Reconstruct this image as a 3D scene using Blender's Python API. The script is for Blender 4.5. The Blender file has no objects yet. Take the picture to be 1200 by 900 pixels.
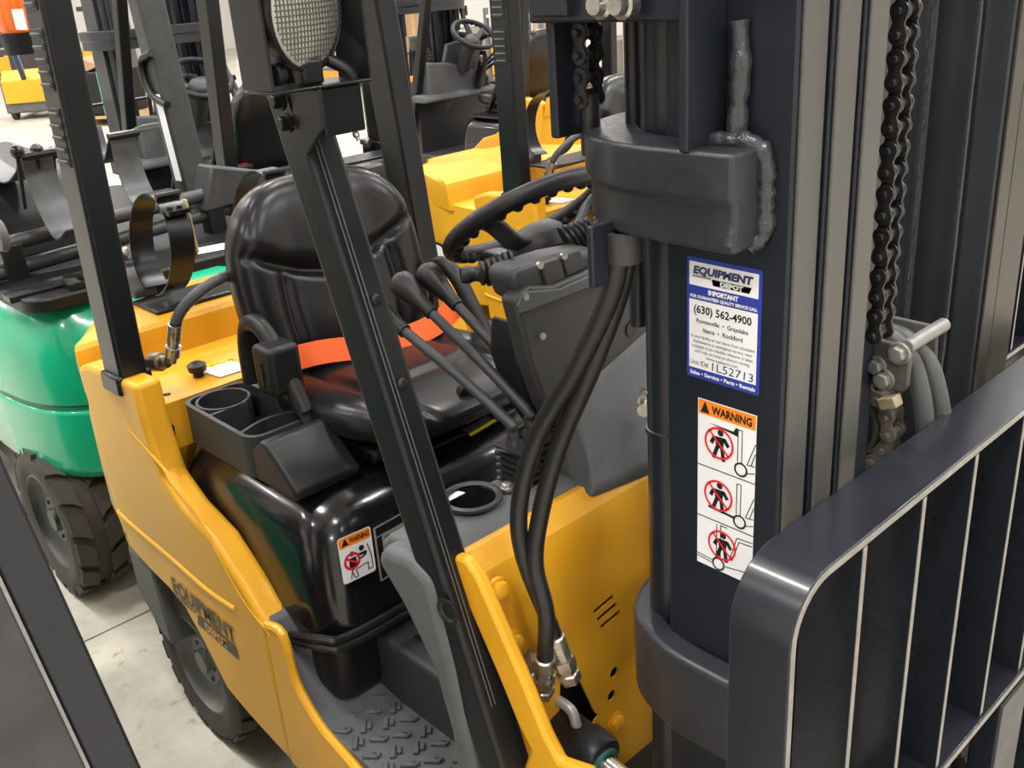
import bpy, bmesh, math, random
from mathutils import Vector, Matrix
random.seed(7)
# ------------------------------------------------------------------ camera
SC = bpy.context.scene
COL = SC.collection
FPX = 1156.0
CAM = Vector((.48, -1.15, 1.70))
def cam_axes(yaw, pitch, roll):
    f = Vector((math.cos(pitch)*math.cos(yaw), math.cos(pitch)*math.sin(yaw), -math.sin(pitch)))
    r = Vector((math.sin(yaw), -math.cos(yaw), 0)); d = f.cross(r)
    c, s = math.cos(roll), math.sin(roll)
    return c*r+s*d, -s*r+c*d, f
CR, CD, CF = cam_axes(math.radians(138.3), math.radians(23.03), math.radians(4.26))
cam_data = bpy.data.cameras.new('camera'); cam = bpy.data.objects.new('camera', cam_data); COL.objects.link(cam)
cam_data.sensor_width = 36; cam_data.lens = FPX/1200*36; cam_data.clip_start = .02; cam_data.clip_end = 200
M3 = Matrix((CR, -CD, -CF)).transposed(); M4 = M3.to_4x4(); M4.translation = CAM; cam.matrix_world = M4
SC.camera = cam
def U(x, y, ax, v):                       # where a sight line meets the plane ax = v
    r = CR*(x-600)+CD*(y-450)+CF*FPX; i = 'XYZ'.index(ax)
    return CAM + r*((v-CAM[i])/r[i])
# ------------------------------------------------------------------ world, light, exposure
W = bpy.data.worlds.new('world'); SC.world = W; W.use_nodes = True
W.node_tree.nodes['Background'].inputs[0].default_value = (.9, .93, 1, 1)
W.node_tree.nodes['Background'].inputs[1].default_value = .25
SC.view_settings.view_transform = 'Standard'; SC.view_settings.look = 'None'
SC.view_settings.exposure = 0.18; SC.view_settings.gamma = 1; SC.view_settings.use_curve_mapping = False
LIGHT_W = 150
LX = [-21, -16, -11, -6.6, -2.6, 1.4, 5.4]; LY = [-5.6, -1.6, 2.4, 6.4, 10.8]; LZ = 6.6
def ceiling_light(i, x, y):
    ld = bpy.data.lights.new('high_bay_lamp', 'AREA'); ld.shape = 'RECTANGLE'; ld.size = .9; ld.size_y = .55
    ld.energy = LIGHT_W; ld.color = (1, .98, .95)
    lo = bpy.data.objects.new('high_bay_lamp', ld); COL.objects.link(lo); lo.location = (x, y, LZ)
for _i, _x in enumerate(LX):
    for _y in LY: ceiling_light(_i, _x, _y)
# ------------------------------------------------------------------ materials
MATS = {}
def mat(name, col, rough=.5, metal=0, noise=0, nscale=20, bump=0, bscale=60, coat=0, spec=.5, col2=None, rvar=0, trans=0, emit=0):
    if name in MATS: return MATS[name]
    m = bpy.data.materials.new(name); m.use_nodes = True; nt = m.node_tree; b = nt.nodes['Principled BSDF']
    c4 = lambda c: (c[0], c[1], c[2], 1)
    b.inputs['Base Color'].default_value = c4(col); b.inputs['Roughness'].default_value = rough; b.inputs['Metallic'].default_value = metal
    b.inputs['Coat Weight'].default_value = coat; b.inputs['Coat Roughness'].default_value = .06
    b.inputs['Specular IOR Level'].default_value = spec
    if trans: b.inputs['Transmission Weight'].default_value = trans
    if emit: b.inputs['Emission Color'].default_value = c4(col); b.inputs['Emission Strength'].default_value = emit
    tc = nt.nodes.new('ShaderNodeTexCoord')
    if noise or rvar:
        n = nt.nodes.new('ShaderNodeTexNoise'); n.inputs['Scale'].default_value = nscale; n.inputs['Detail'].default_value = 6; n.inputs['Roughness'].default_value = .62
        nt.links.new(tc.outputs['Object'], n.inputs['Vector'])
        if noise:
            r = nt.nodes.new('ShaderNodeValToRGB'); r.color_ramp.elements[0].position = .5-.5*min(noise, 1)*.5-.05; r.color_ramp.elements[1].position = .5+.25
            c2 = col2 or tuple(x*.6 for x in col)
            r.color_ramp.elements[0].color = c4(c2); r.color_ramp.elements[1].color = c4(col)
            nt.links.new(n.outputs['Fac'], r.inputs['Fac']); nt.links.new(r.outputs['Color'], b.inputs['Base Color'])
        if rvar:
            mr = nt.nodes.new('ShaderNodeMapRange'); mr.inputs['From Min'].default_value = .3; mr.inputs['From Max'].default_value = .7
            mr.inputs['To Min'].default_value = max(.02, rough-rvar); mr.inputs['To Max'].default_value = min(1, rough+rvar)
            nt.links.new(n.outputs['Fac'], mr.inputs['Value']); nt.links.new(mr.outputs['Result'], b.inputs['Roughness'])
    if bump:
        n2 = nt.nodes.new('ShaderNodeTexNoise'); n2.inputs['Scale'].default_value = bscale; n2.inputs['Detail'].default_value = 3
        bp = nt.nodes.new('ShaderNodeBump'); bp.inputs['Strength'].default_value = bump; bp.inputs['Distance'].default_value = .004
        nt.links.new(tc.outputs['Object'], n2.inputs['Vector']); nt.links.new(n2.outputs['Fac'], bp.inputs['Height']); nt.links.new(bp.outputs['Normal'], b.inputs['Normal'])
    MATS[name] = m; return m
YEL = mat('yellow paint', (.75, .37, .018), .42, noise=.5, nscale=5, col2=(.68, .33, .015), coat=.10, bump=.03, bscale=40, rvar=.06, spec=.38)
BLKG = mat('gloss black hood', (.006, .006, .007), .2, rvar=.06, nscale=7, bump=.015, bscale=25, coat=.25)
VINYL = mat('black vinyl', (.008, .008, .009), .30, bump=.02, bscale=300, rvar=.04, nscale=6, spec=.42)
PLAST = mat('charcoal plastic', (.036, .038, .041), .48, noise=.5, nscale=9, col2=(.027, .028, .031), bump=.1, bscale=700)
PLASTD = mat('black plastic', (.0095, .0095, .011), .42, bump=.06, bscale=500, spec=.35)
COWL = mat('grey moulded plastic', (.095, .1, .105), .58, noise=.8, nscale=8, col2=(.065, .068, .072), bump=.25, bscale=600)
MAST = mat('blue black mast paint', (.013, .0165, .024), .36, noise=.4, nscale=4, col2=(.010, .013, .019), bump=.05, bscale=50, rvar=.1, spec=.4)
FLANGE = mat('bare rail steel film', (.10, .099, .094), .42, metal=.4, noise=.5, nscale=6, col2=(.078, .077, .073), rvar=.08)
LBRM = mat('dark grey backrest paint', (.016, .018, .025), .28, noise=.5, nscale=3, col2=(.012, .014, .019), bump=.03, bscale=30, rvar=.06, coat=.15, spec=.4)
GUARD = mat('satin black guard paint', (.0085, .0098, .012), .3, bump=.03, bscale=300, spec=.35)
EDGE = mat('worn steel edge', (.34, .33, .31), .45, metal=.5, noise=.6, nscale=40)
STEEL = mat('bright zinc steel', (.62, .6, .56), .3, metal=.9, noise=.5, nscale=60, col2=(.35, .33, .3), rvar=.12)
CHROME = mat('chrome rod', (.75, .74, .72), .12, metal=1)
GOLD = mat('yellow zinc', (.55, .43, .2), .35, metal=.7, noise=.5, nscale=30)
DIRTY = mat('dirty greased steel', (.15, .13, .105), .7, noise=.7, nscale=25, col2=(.05, .043, .037), bump=.4, bscale=90)
GREASE = mat('greased chain steel', (.045, .045, .048), .36, metal=.5, noise=.6, nscale=50, col2=(.02, .02, .02), bump=.2, bscale=150)
HOSE = mat('black rubber hose', (.012, .012, .013), .38, bump=.15, bscale=300)
HOSEG = mat('grey hose', (.062, .066, .07), .45, bump=.1, bscale=200)
RUB = mat('tire rubber', (.062, .051, .041), .78, noise=.9, nscale=14, col2=(.03, .026, .022), bump=.4, bscale=70)
RIM = mat('black wheel rim', (.02, .02, .022), .4, noise=.6, nscale=12)
RIMG = mat('grey wheel rim', (.16, .155, .15), .5, noise=.7, nscale=12, col2=(.09, .085, .08))
SKIRT = mat('grey cast iron', (.1, .1, .1), .55, noise=.6, nscale=10, bump=.2)
ORANGE = mat('orange seat belt webbing', (.9, .13, .015), .6, bump=.3, bscale=600)
WHITE = mat('white sticker', (.8, .81, .84), .4)
BLACKP = mat('black print', (.008, .008, .009), .45)
NAVY = mat('navy logo print', (.03, .038, .15), .45)
BLUE = mat('blue sticker print', (.025, .045, .33), .4)
RED = mat('red print', (.75, .01, .03), .45)
ORNP = mat('orange sticker print', (.95, .25, .01), .45)
YELP = mat('yellow sticker print', (.9, .72, .02), .45)
SILV = mat('silver data plate', (.42, .42, .42), .4, metal=.4)
LOGO = mat('charcoal logo print', (.05, .05, .045), .5)
GREEN = mat('green truck paint', (.01, .46, .255), .25, noise=.3, nscale=3, col2=(.008, .37, .2), coat=.5, bump=.02, bscale=30)
# ------------------------------------------------------------------ mesh helpers
def cr(pts, n=8, closed=False):           # smooth curve through points
    P = [Vector(p) for p in pts]; out = []; N = len(P); rng = N if closed else N-1
    for i in range(rng):
        p0 = P[(i-1) % N] if (closed or i > 0) else P[0]*2-P[1]
        p1 = P[i]; p2 = P[(i+1) % N]
        p3 = P[(i+2) % N] if (closed or i+2 < N) else P[-1]*2-P[-2]
        for k in range(n):
            t = k/n; out.append(.5*((2*p1)+(p2-p0)*t+(2*p0-5*p1+4*p2-p3)*t*t+(3*p1-p0-3*p2+p3)*t**3))
    if not closed: out.append(P[-1])
    return out
def rrect(x0, x1, y0, y1, r, n=5):
    out = []
    for cx, cy, a0 in ((x1-r, y1-r, 0), (x0+r, y1-r, 90), (x0+r, y0+r, 180), (x1-r, y0+r, 270)):
        for k in range(n+1):
            a = math.radians(a0+90*k/n); out.append((cx+r*math.cos(a), cy+r*math.sin(a)))
    return out
class MB:
    def __init__(s): s.v = []; s.f = []
    def add(s, vs, fs):
        b = len(s.v); s.v += [tuple(v) for v in vs]; s.f += [tuple(i+b for i in f) for f in fs]; return s
    def box(s, c, d, M=None):
        vs = [Vector((x*d[0]/2, y*d[1]/2, z*d[2]/2)) for x in (-1, 1) for y in (-1, 1) for z in (-1, 1)]
        if M is not None: vs = [M @ v for v in vs]
        vs = [v+Vector(c) for v in vs]
        return s.add(vs, [(0, 1, 3, 2), (4, 6, 7, 5), (0, 4, 5, 1), (2, 3, 7, 6), (0, 2, 6, 4), (1, 5, 7, 3)])
    def bx(s, x0, x1, y0, y1, z0, z1): return s.box(((x0+x1)/2, (y0+y1)/2, (z0+z1)/2), (x1-x0, y1-y0, z1-z0))
    def beam(s, a, b, w, d, up=(0, 0, 1), taper=1.0):     # bar of section w x d from a to b
        a, b = Vector(a), Vector(b); t = (b-a).normalized(); u = Vector(up); u = (u-t*u.dot(t))
        if u.length < 1e-4: u = Vector((1, 0, 0)); u = u-t*u.dot(t)
        u.normalize(); l = t.cross(u); vs = []
        for p, k in ((a, 1), (b, taper)):
            for i, j in ((-1, -1), (1, -1), (1, 1), (-1, 1)): vs.append(p+l*(i*w/2*k)+u*(j*d/2*k))
        return s.add(vs, [(0, 1, 2, 3), (7, 6, 5, 4), (0, 4, 5, 1), (1, 5, 6, 2), (2, 6, 7, 3), (3, 7, 4, 0)])
    def prism(s, poly, ax, a, b):
        mp = {'X': lambda p, t: (t, p[0], p[1]), 'Y': lambda p, t: (p[0], t, p[1]), 'Z': lambda p, t: (p[0], p[1], t)}[ax]
        n = len(poly); vs = [mp(p, a) for p in poly]+[mp(p, b) for p in poly]
        return s.add(vs, [tuple(range(n)), tuple(range(2*n-1, n-1, -1))]+[(i, (i+1) % n, n+(i+1) % n, n+i) for i in range(n)])
    def loft(s, loops, cap=True, close=True):
        n = len(loops[0]); vs = [v for l in loops for v in l]; fs = []
        for k in range(len(loops)-1):
            for i in range(n if close else n-1):
                j = (i+1) % n; fs.append((k*n+i, k*n+j, (k+1)*n+j, (k+1)*n+i))
        if cap: fs += [tuple(range(n)), tuple(range(len(vs)-1, len(vs)-n-1, -1))]
        return s.add(vs, fs)
    def tube(s, pts, r, n=10, closed=False, flat=1.0):
        P = [Vector(p) for p in pts]; N = len(P); R = r if isinstance(r, (list, tuple)) else [r]*N; loops = []
        t = (P[1]-P[0]).normalized(); u = t.orthogonal().normalized()
        for i in range(N):
            a = P[i-1] if (i > 0 or closed) else P[i]; b = P[(i+1) % N] if (i < N-1 or closed) else P[i]
            t = (b-a).normalized(); u = (u-t*u.dot(t)).normalized(); w = t.cross(u)
            loops.append([P[i]+(u*math.cos(2*math.pi*k/n)+w*(math.sin(2*math.pi*k/n)*flat))*R[i] for k in range(n)])
        if closed: loops.append(loops[0]); return s.loft(loops, cap=False)
        return s.loft(loops)
    def lathe(s, prof, o, ax, n=24, a0=0, a1=360):
        o = Vector(o); t = Vector(ax).normalized(); u = t.orthogonal().normalized(); w = t.cross(u); full = abs(a1-a0) >= 360
        m = n if full else n+1; loops = []
        for k in range(m):
            a = math.radians(a0+(a1-a0)*k/n); d = u*math.cos(a)+w*math.sin(a)
            loops.append([o+t*h+d*max(r, 1e-5) for r, h in prof])
        if full: loops.append(loops[0])
        return s.loft(loops, cap=not full, close=False)
    def strap(s, pts, wdir, w, t):           # flat band along a path, width along wdir
        P = [Vector(p) for p in pts]; N = len(P); wd = Vector(wdir).normalized(); loops = []
        for i in range(N):
            a = P[max(i-1, 0)]; b = P[min(i+1, N-1)]; d = (b-a).normalized(); wl = (wd-d*wd.dot(d)).normalized(); nn = d.cross(wl)
            loops.append([P[i]+wl*w/2+nn*t/2, P[i]-wl*w/2+nn*t/2, P[i]-wl*w/2-nn*t/2, P[i]+wl*w/2-nn*t/2])
        return s.loft(loops)
    def ball(s, c, r, n=12, sc=(1, 1, 1)):
        c = Vector(c); loops = []
        for k in range(n//2+1):
            a = math.pi*k/(n//2); rr = max(math.sin(a), 1e-4)
            loops.append([c+Vector((math.cos(2*math.pi*i/n)*rr*r*sc[0], math.sin(2*math.pi*i/n)*rr*r*sc[1], math.cos(a)*r*sc[2])) for i in range(n)])
        return s.loft(loops)
    def bolt(s, c, d, r=.011, h=.008):
        c = Vector(c); d = Vector(d).normalized(); u = d.orthogonal().normalized(); w = d.cross(u)
        lo = lambda rr, hh, n: [c+d*hh+(u*math.cos(2*math.pi*k/n)+w*math.sin(2*math.pi*k/n))*rr for k in range(n)]
        s.loft([lo(r*1.35, -.002, 12), lo(r*1.35, h*.3, 12)]); return s.loft([lo(r, 0, 6), lo(r, h, 6), lo(r*.8, h*1.12, 6)])
    def mesh(s, name, m=None, ang=40):
        me = bpy.data.meshes.new(name); bm = bmesh.new(); vv = [bm.verts.new(v) for v in s.v]
        for f in s.f:
            try: bm.faces.new([vv[i] for i in f])
            except ValueError: pass
        bmesh.ops.remove_doubles(bm, verts=bm.verts, dist=1e-5); bmesh.ops.recalc_face_normals(bm, faces=bm.faces)
        bm.to_mesh(me); bm.free()
        me.polygons.foreach_set('use_smooth', [True]*len(me.polygons)); me.set_sharp_from_angle(angle=math.radians(ang))
        if m: me.materials.append(m)
        return me
    def build(s, name, m, parent=None, bev=0, seg=2, ang=40, sub=0):
        o = bpy.data.objects.new(name, s.mesh(name, m, ang)); COL.objects.link(o)
        if parent is not None: put(o, parent)
        if bev:
            bv = o.modifiers.new('bevel', 'BEVEL'); bv.width = bev; bv.segments = seg; bv.limit_method = 'ANGLE'; bv.angle_limit = math.radians(30); bv.harden_normals = False
        if sub: ss = o.modifiers.new('sub', 'SUBSURF'); ss.levels = sub; ss.render_levels = sub
        return o
def cut(o, mb):                             # cut holes through a part
    c = mb.build('cutter', None); bpy.context.view_layer.update()
    b = o.modifiers.new('cut', 'BOOLEAN'); b.object = c; b.operation = 'DIFFERENCE'; b.solver = 'EXACT'
    c.location = (0, 0, 0); 
    for v in c.data.vertices: pass
    bpy.context.view_layer.update(); dg = bpy.context.evaluated_depsgraph_get(); me = bpy.data.meshes.new_from_object(o.evaluated_get(dg))
    mm = [m for m in o.data.materials]; o.modifiers.clear(); o.data = me; me.materials.clear()
    for m in mm[:1]: me.materials.append(m)
    me.polygons.foreach_set('material_index', [0]*len(me.polygons))
    me.polygons.foreach_set('use_smooth', [True]*len(me.polygons)); me.set_sharp_from_angle(angle=math.radians(35)); bpy.data.objects.remove(c)
def explode(o, name):                       # one object for every separate piece of a joined mesh
    bm = bmesh.new(); bm.from_mesh(o.data); seen = set(); comps = []
    for v in bm.verts:
        if v.index in seen: continue
        st = [v]; seen.add(v.index); cc = []
        while st:
            a = st.pop(); cc.append(a)
            for e in a.link_edges:
                b = e.other_vert(a)
                if b.index not in seen: seen.add(b.index); st.append(b)
        lo = [min(q.co[i] for q in cc)-.0008 for i in range(3)]; hi = [max(q.co[i] for q in cc)+.0008 for i in range(3)]
        comps.append([lo, hi, {q.index for q in cc}])
    ch = True
    while ch:
        ch = False
        for i in range(len(comps)):
            for j in range(i+1, len(comps)):
                if all(comps[i][0][k] <= comps[j][1][k] and comps[j][0][k] <= comps[i][1][k] for k in range(3)):
                    A, B = comps[i], comps[j]; comps[i] = [[min(A[0][k], B[0][k]) for k in range(3)], [max(A[1][k], B[1][k]) for k in range(3)], A[2] | B[2]]; comps.pop(j); ch = True; break
            if ch: break
    bm.free()
    if len(comps) < 2: o.name = name; return
    V = [v.co.copy() for v in o.data.vertices]; P = [tuple(p.vertices) for p in o.data.polygons]
    for lo, hi, ids in comps:
        mp = {k: i for i, k in enumerate(sorted(ids))}; me = bpy.data.meshes.new(name)
        me.from_pydata([V[k] for k in sorted(ids)], [], [tuple(mp[k] for k in p) for p in P if p[0] in mp]); me.materials.append(o.data.materials[0])
        me.polygons.foreach_set('use_smooth', [True]*len(me.polygons)); me.set_sharp_from_angle(angle=math.radians(40))
        n = bpy.data.objects.new(name, me); COL.objects.link(n); n.parent = o.parent; n.location = o.location
        for md in o.modifiers:
            if md.type == 'BEVEL': b = n.modifiers.new('bevel', 'BEVEL'); b.width = md.width; b.segments = md.segments; b.limit_method = 'ANGLE'
    bpy.data.objects.remove(o)
def put(o, parent):                        # parts are modelled in world space; keep them there under their parent
    o.parent = parent
    wl = Vector((0, 0, 0)); p = parent
    while p is not None: wl = wl+p.location; p = p.parent
    o.location = o.location-wl
def tag(o, label=None, cat=None, group=None, kind=None):
    if label: o['label'] = label
    if cat: o['category'] = cat
    if group: o['group'] = group
    if kind: o['kind'] = kind
    return o
def thing(name, label, cat, loc=(0, 0, 0), group=None):
    o = bpy.data.objects.new(name, None); o.empty_display_size = .1; COL.objects.link(o); o.location = loc
    return tag(o, label, cat, group)
def inst(me, name, parent, loc, rot=None, m=None):
    o = bpy.data.objects.new(name, me); COL.objects.link(o); o.location = loc
    if rot is not None: o.rotation_euler = rot
    put(o, parent); return o
def copy_tree(o, parent=None, skip=(), remap=None):
    c = o.copy(); COL.objects.link(c); c.parent = parent
    if remap and c.type == 'MESH':
        for sl in c.material_slots:
            if sl.material and sl.material.name in remap: mm = remap[sl.material.name]; sl.link = 'OBJECT'; sl.material = mm
    for ch in list(o.children):
        nm = ch.name.split('.')[0]
        if nm not in skip: copy_tree(ch, c, skip, remap)
    return c
def frame_text(txt, size, o, ux, uy, name, m, parent, bold=0, shear=0, align='LEFT', ext=0.0, sx=1.0, spacing=1.0):
    cu = bpy.data.curves.new('t', 'FONT'); cu.body = txt; cu.size = size; cu.align_x = align; cu.offset = bold; cu.shear = shear; cu.space_character = spacing; cu.resolution_u = 2
    ob = bpy.data.objects.new('t', cu); COL.objects.link(ob); bpy.context.view_layer.update()
    me = bpy.data.meshes.new_from_object(ob.evaluated_get(bpy.context.evaluated_depsgraph_get())); bpy.data.objects.remove(ob); bpy.data.curves.remove(cu)
    ux = Vector(ux).normalized(); uy = Vector(uy).normalized()
    for v in me.vertices: p = v.co; v.co = Vector(o)+ux*(p.x*sx)+uy*p.y
    me.materials.clear(); me.materials.append(m); me.name = name
    t = bpy.data.objects.new(name, me); COL.objects.link(t); put(t, parent); return t
class Flat:                                 # flat print on a plane: origin, right, up; layers stand a hair proud of each other
    def __init__(s, o, ux, uy): s.o = Vector(o); s.ux = Vector(ux).normalized(); s.uy = Vector(uy).normalized(); s.n = s.ux.cross(s.uy)
    def p(s, x, y, k=0): return s.o+s.ux*x+s.uy*y+s.n*(k*.00025)
    def poly(s, mb, pts, k=1): mb.add([s.p(x, y, k) for x, y in pts], [tuple(range(len(pts)))])
    def bar(s, mb, a, b, w, k=1):
        a = Vector((a[0], a[1], 0)); b = Vector((b[0], b[1], 0)); d = (b-a).normalized(); q = Vector((-d.y, d.x, 0))*w/2
        s.poly(mb, [(a+q)[:2], (b+q)[:2], (b-q)[:2], (a-q)[:2]], k)
    def disc(s, mb, c, r, k=1, n=20): s.poly(mb, [(c[0]+r*math.cos(2*math.pi*i/n), c[1]+r*math.sin(2*math.pi*i/n)) for i in range(n)], k)
    def ring(s, mb, c, r, w, k=1, n=28):
        vs = []; fs = []
        for i in range(n):
            a = 2*math.pi*i/n
            for rr in (r, r-w): vs.append(s.p(c[0]+rr*math.cos(a), c[1]+rr*math.sin(a), k))
        for i in range(n): j = (i+1) % n; fs.append((2*i, 2*i+1, 2*j+1, 2*j))
        mb.add(vs, fs)
    def text(s, t, size, x, y, name, m, parent, k=2, **kw): return frame_text(t, size, s.p(x, y, k), s.ux, s.uy, name, m, parent, **kw)
# ------------------------------------------------------------------ the hall
def concrete():
    m = bpy.data.materials.new('worn concrete'); m.use_nodes = True; nt = m.node_tree; b = nt.nodes['Principled BSDF']; tc = nt.nodes.new('ShaderNodeTexCoord')
    g = nt.nodes.new('ShaderNodeNewGeometry')
    n1 = nt.nodes.new('ShaderNodeTexNoise'); n1.inputs['Scale'].default_value = 3.2; n1.inputs['Detail'].default_value = 9; n1.inputs['Roughness'].default_value = .68
    n2 = nt.nodes.new('ShaderNodeTexNoise'); n2.inputs['Scale'].default_value = 14; n2.inputs['Detail'].default_value = 8; n2.inputs['Distortion'].default_value = 1.2
    nt.links.new(g.outputs['Position'], n1.inputs['Vector']); nt.links.new(g.outputs['Position'], n2.inputs['Vector'])
    r = nt.nodes.new('ShaderNodeValToRGB'); e = r.color_ramp.elements; e[0].position = .32; e[0].color = (.37, .34, .285, 1); e[1].position = .62; e[1].color = (.58, .54, .465, 1)
    r2 = nt.nodes.new('ShaderNodeValToRGB'); e = r2.color_ramp.elements; e[0].position = .27; e[0].color = (.62, .5, .36, 1); e[1].position = .38; e[1].color = (1, 1, 1, 1)
    mx = nt.nodes.new('ShaderNodeMix'); mx.data_type = 'RGBA'; mx.blend_type = 'MULTIPLY'; mx.inputs[0].default_value = .8
    nt.links.new(n1.outputs['Fac'], r.inputs['Fac']); nt.links.new(n2.outputs['Fac'], r2.inputs['Fac'])
    nt.links.new(r.outputs['Color'], mx.inputs[6]); nt.links.new(r2.outputs['Color'], mx.inputs[7]); nt.links.new(mx.outputs[2], b.inputs['Base Color'])
    b.inputs['Roughness'].default_value = .5
    return m
CONC = concrete(); JOINT = mat('joint filler', (.11, .1, .085), .8)
WALLM = mat('off white wall panel', (.72, .7, .66), .7, noise=.3, nscale=.6, col2=(.66, .64, .6))
CEILM = mat('white roof deck', (.62, .62, .62), .7)
X0, X1, Y0, Y1, ZC = -27.0, 8.0, -9.0, 14.0, 7.6
fl = tag(MB().bx(X0, X1, Y0, Y1, -.30, -.012).build('floor', JOINT), kind='structure')
jx = U(128, 738, 'Z', 0).x
xs = [jx+k*3.7 for k in range(-8, 5)]; xs = [x for x in xs if X0+.3 < x < X1-.3]; xs = [X0]+xs+[X1]
ys = [Y0, -6.2, -2.4, 1.4+.5, 5.7, 9.5, Y1]
for i in range(len(xs)-1):
    for j in range(len(ys)-1):
        MB().bx(xs[i]+.004, xs[i+1]-.004, ys[j]+.004, ys[j+1]-.004, -.0125, 0).build('floor_slab', CONC, fl)
tag(MB().bx(X0-.2, X0, Y0, Y1, 0, ZC).build('wall_back', WALLM), kind='structure')
tag(MB().bx(X1, X1+.2, Y0, Y1, 0, ZC).build('wall_front', WALLM), kind='structure')
tag(MB().bx(X0-.2, X1+.2, Y1, Y1+.2, 0, ZC).build('wall_left', WALLM), kind='structure')
tag(MB().bx(X0-.2, X1+.2, Y0-.2, Y0, 0, ZC).build('wall_right', WALLM), kind='structure')
tag(MB().bx(X0-.2, X1+.2, Y0-.2, Y1+.2, ZC, ZC+.15).build('ceiling', CEILM), kind='structure')

# ------------------------------------------------------------------ the yellow forklift
FL = thing('forklift', 'yellow forklift filling the picture, black seat, orange belt and service sticker on its mast', 'forklift', (-.9, 0, 0))
def part(mb, name, m, bev=0, parent=None, **k): return mb.build(name, m, parent or FL, bev, **k)
def XZ(pts, yv): return [(U(x, y, 'Y', yv).x, U(x, y, 'Y', yv).z) for x, y in pts]
YC = -.078                                   # centre line of the truck
def mirror_y(o, name=None):               # the same part on the other side of the truck
    me = o.data.copy()
    for v in me.vertices: v.co.y = 2*YC-v.co.y
    me.flip_normals(); n = bpy.data.objects.new(name or o.name.split('.')[0], me); COL.objects.link(n); n.parent = o.parent; n.location = (o.location.x, -o.location.y, o.location.z)
    for md in o.modifiers:
        if md.type == 'BEVEL': b = n.modifiers.new('bevel', 'BEVEL'); b.width = md.width; b.segments = md.segments; b.limit_method = 'ANGLE'; b.angle_limit = md.angle_limit
    return n
# counterweight
def cw_loop(z, ins, xf, xr=-2.02, hw=.50):
    hw = hw+YC
    half = [(xf, hw-ins*.3), (min(-1.66, xf-.02), hw-ins*.6), (-1.80, hw-.035-ins), (-1.91, hw-.12-ins), (xr+.03+ins, hw-.24-ins), (xr+ins, .12)]
    c = cr([Vector((x, y, z)) for x, y in half], 5); return [Vector((p.x, p.y+YC, z)) for p in c]+[Vector((p.x, YC-p.y, z)) for p in reversed(c)]
mb = MB(); mb.loft([cw_loop(.30, .06, -1.665, -1.93), cw_loop(.40, .035, -1.665, -1.96), cw_loop(.53, .012, -1.665, -1.99), cw_loop(.575, .0, -1.5), cw_loop(.68, .0, -1.5), cw_loop(.8, .004, -1.42), cw_loop(.90, .02, -1.42), cw_loop(.905, .04, -1.42)])
cw = part(mb, 'counterweight', YEL, .01)
mb = MB(); mb.loft([cw_loop(.88, .018, -1.69), cw_loop(.95, .022, -1.70), cw_loop(.975, .03, -1.705), cw_loop(.985, .05, -1.715)])
part(mb, 'counterweight_ridge', YEL, .022, seg=4)
mb = MB(); mb.loft([cw_loop(.22, .09, -1.665, -1.9), cw_loop(.305, .055, -1.665, -1.93)]); part(mb, 'lower_counterweight', SKIRT, .008)
# side panel with wheel arch
SY = -.50
top = XZ([(158, 452), (170, 500), (191, 560), (215, 595), (250, 633), (284, 687), (312, 735), (330, 747), (345, 800), (372, 850), (405, 890)], SY)
arch = XZ([(351, 897), (311, 858), (293, 838), (267, 807), (240, 753), (218, 713), (200, 691), (178, 669)], SY)
xs_ = top[6][0]
outl = [(-1.68, .95), (-1.62, .97)]+top[:7]+[(xs_, arch[0][1]-.01)]+arch[1:]+XZ([(152, 640)], SY)
sp = part(MB().prism(outl, 'Y', SY-.003, SY+.055), 'side_panel', YEL, .012, seg=3); mirror_y(sp)
sk_ = part(MB().prism([(xs_-.004, top[6][1])]+top[7:]+[(-.54, .36), (-.42, .355), (-.42, .27), (xs_-.004, arch[0][1]-.01)], 'Y', SY-.003, SY+.010), 'step_skirt', YEL, .004); mirror_y(sk_)
part(MB().prism(XZ([(150, 640), (178, 668), (203, 757), (190, 741), (163, 690)], SY+.006), 'Y', SY+.004, SY+.10), 'wheel_skirt', SKIRT, .006)
bead = cr([Vector((p[0], SY-.0025, p[1])) for p in XZ([(140, 598), (150, 608), (166, 622), (205, 655), (245, 690), (277, 712)], SY)], 4)
bd = part(MB().tube(bead, .0065, 8, flat=.7), 'moulding', YEL)
cre = cr([Vector((p[0], SY-.002, p[1])) for p in XZ([(150, 500), (190, 545), (225, 590), (252, 640), (285, 700), (318, 744)], SY)], 4)
part(MB().tube(cre, .003, 6), 'panel_crease', YEL)
# lettering on the side panel
lt = XZ([(204, 694), (277, 757)], SY-.004); dx = lt[1][0]-lt[0][0]
FS = Flat((lt[0][0], SY-.0045, lt[0][1]), (dx, 0, (lt[1][1]-lt[0][1])), (0.02, 0, 1)); L = dx
lg = FS.text('EQUIPMENT', .058, 0, .004, 'lettering', LOGO, FL, bold=.0015, sx=1); w0 = max((lg.matrix_world @ v.co).x for v in lg.data.vertices)
sxx = L/(max(v.co.x for v in lg.data.vertices)-min(v.co.x for v in lg.data.vertices)); x0_ = min(v.co.x for v in lg.data.vertices)
for v in lg.data.vertices: v.co.x = x0_+(v.co.x-x0_)*sxx
mb = MB(); FS.poly(mb, [(L*.36, -.036), (L*1.0, -.036), (L*.98, -.003), (L*.40, -.003)])
for k in range(7): FS.poly(mb, [(L*(.02+.05*k), -.011), (L*(.045+.05*k), -.011), (L*(.055+.05*k), -.001), (L*(.03+.05*k), -.001)])
part(mb, 'logo_band', LOGO)
FS.text('DEPOT', .032, L*.5, -.031, 'lettering', YEL, FL, k=3, bold=.0008, sx=.95)
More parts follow.
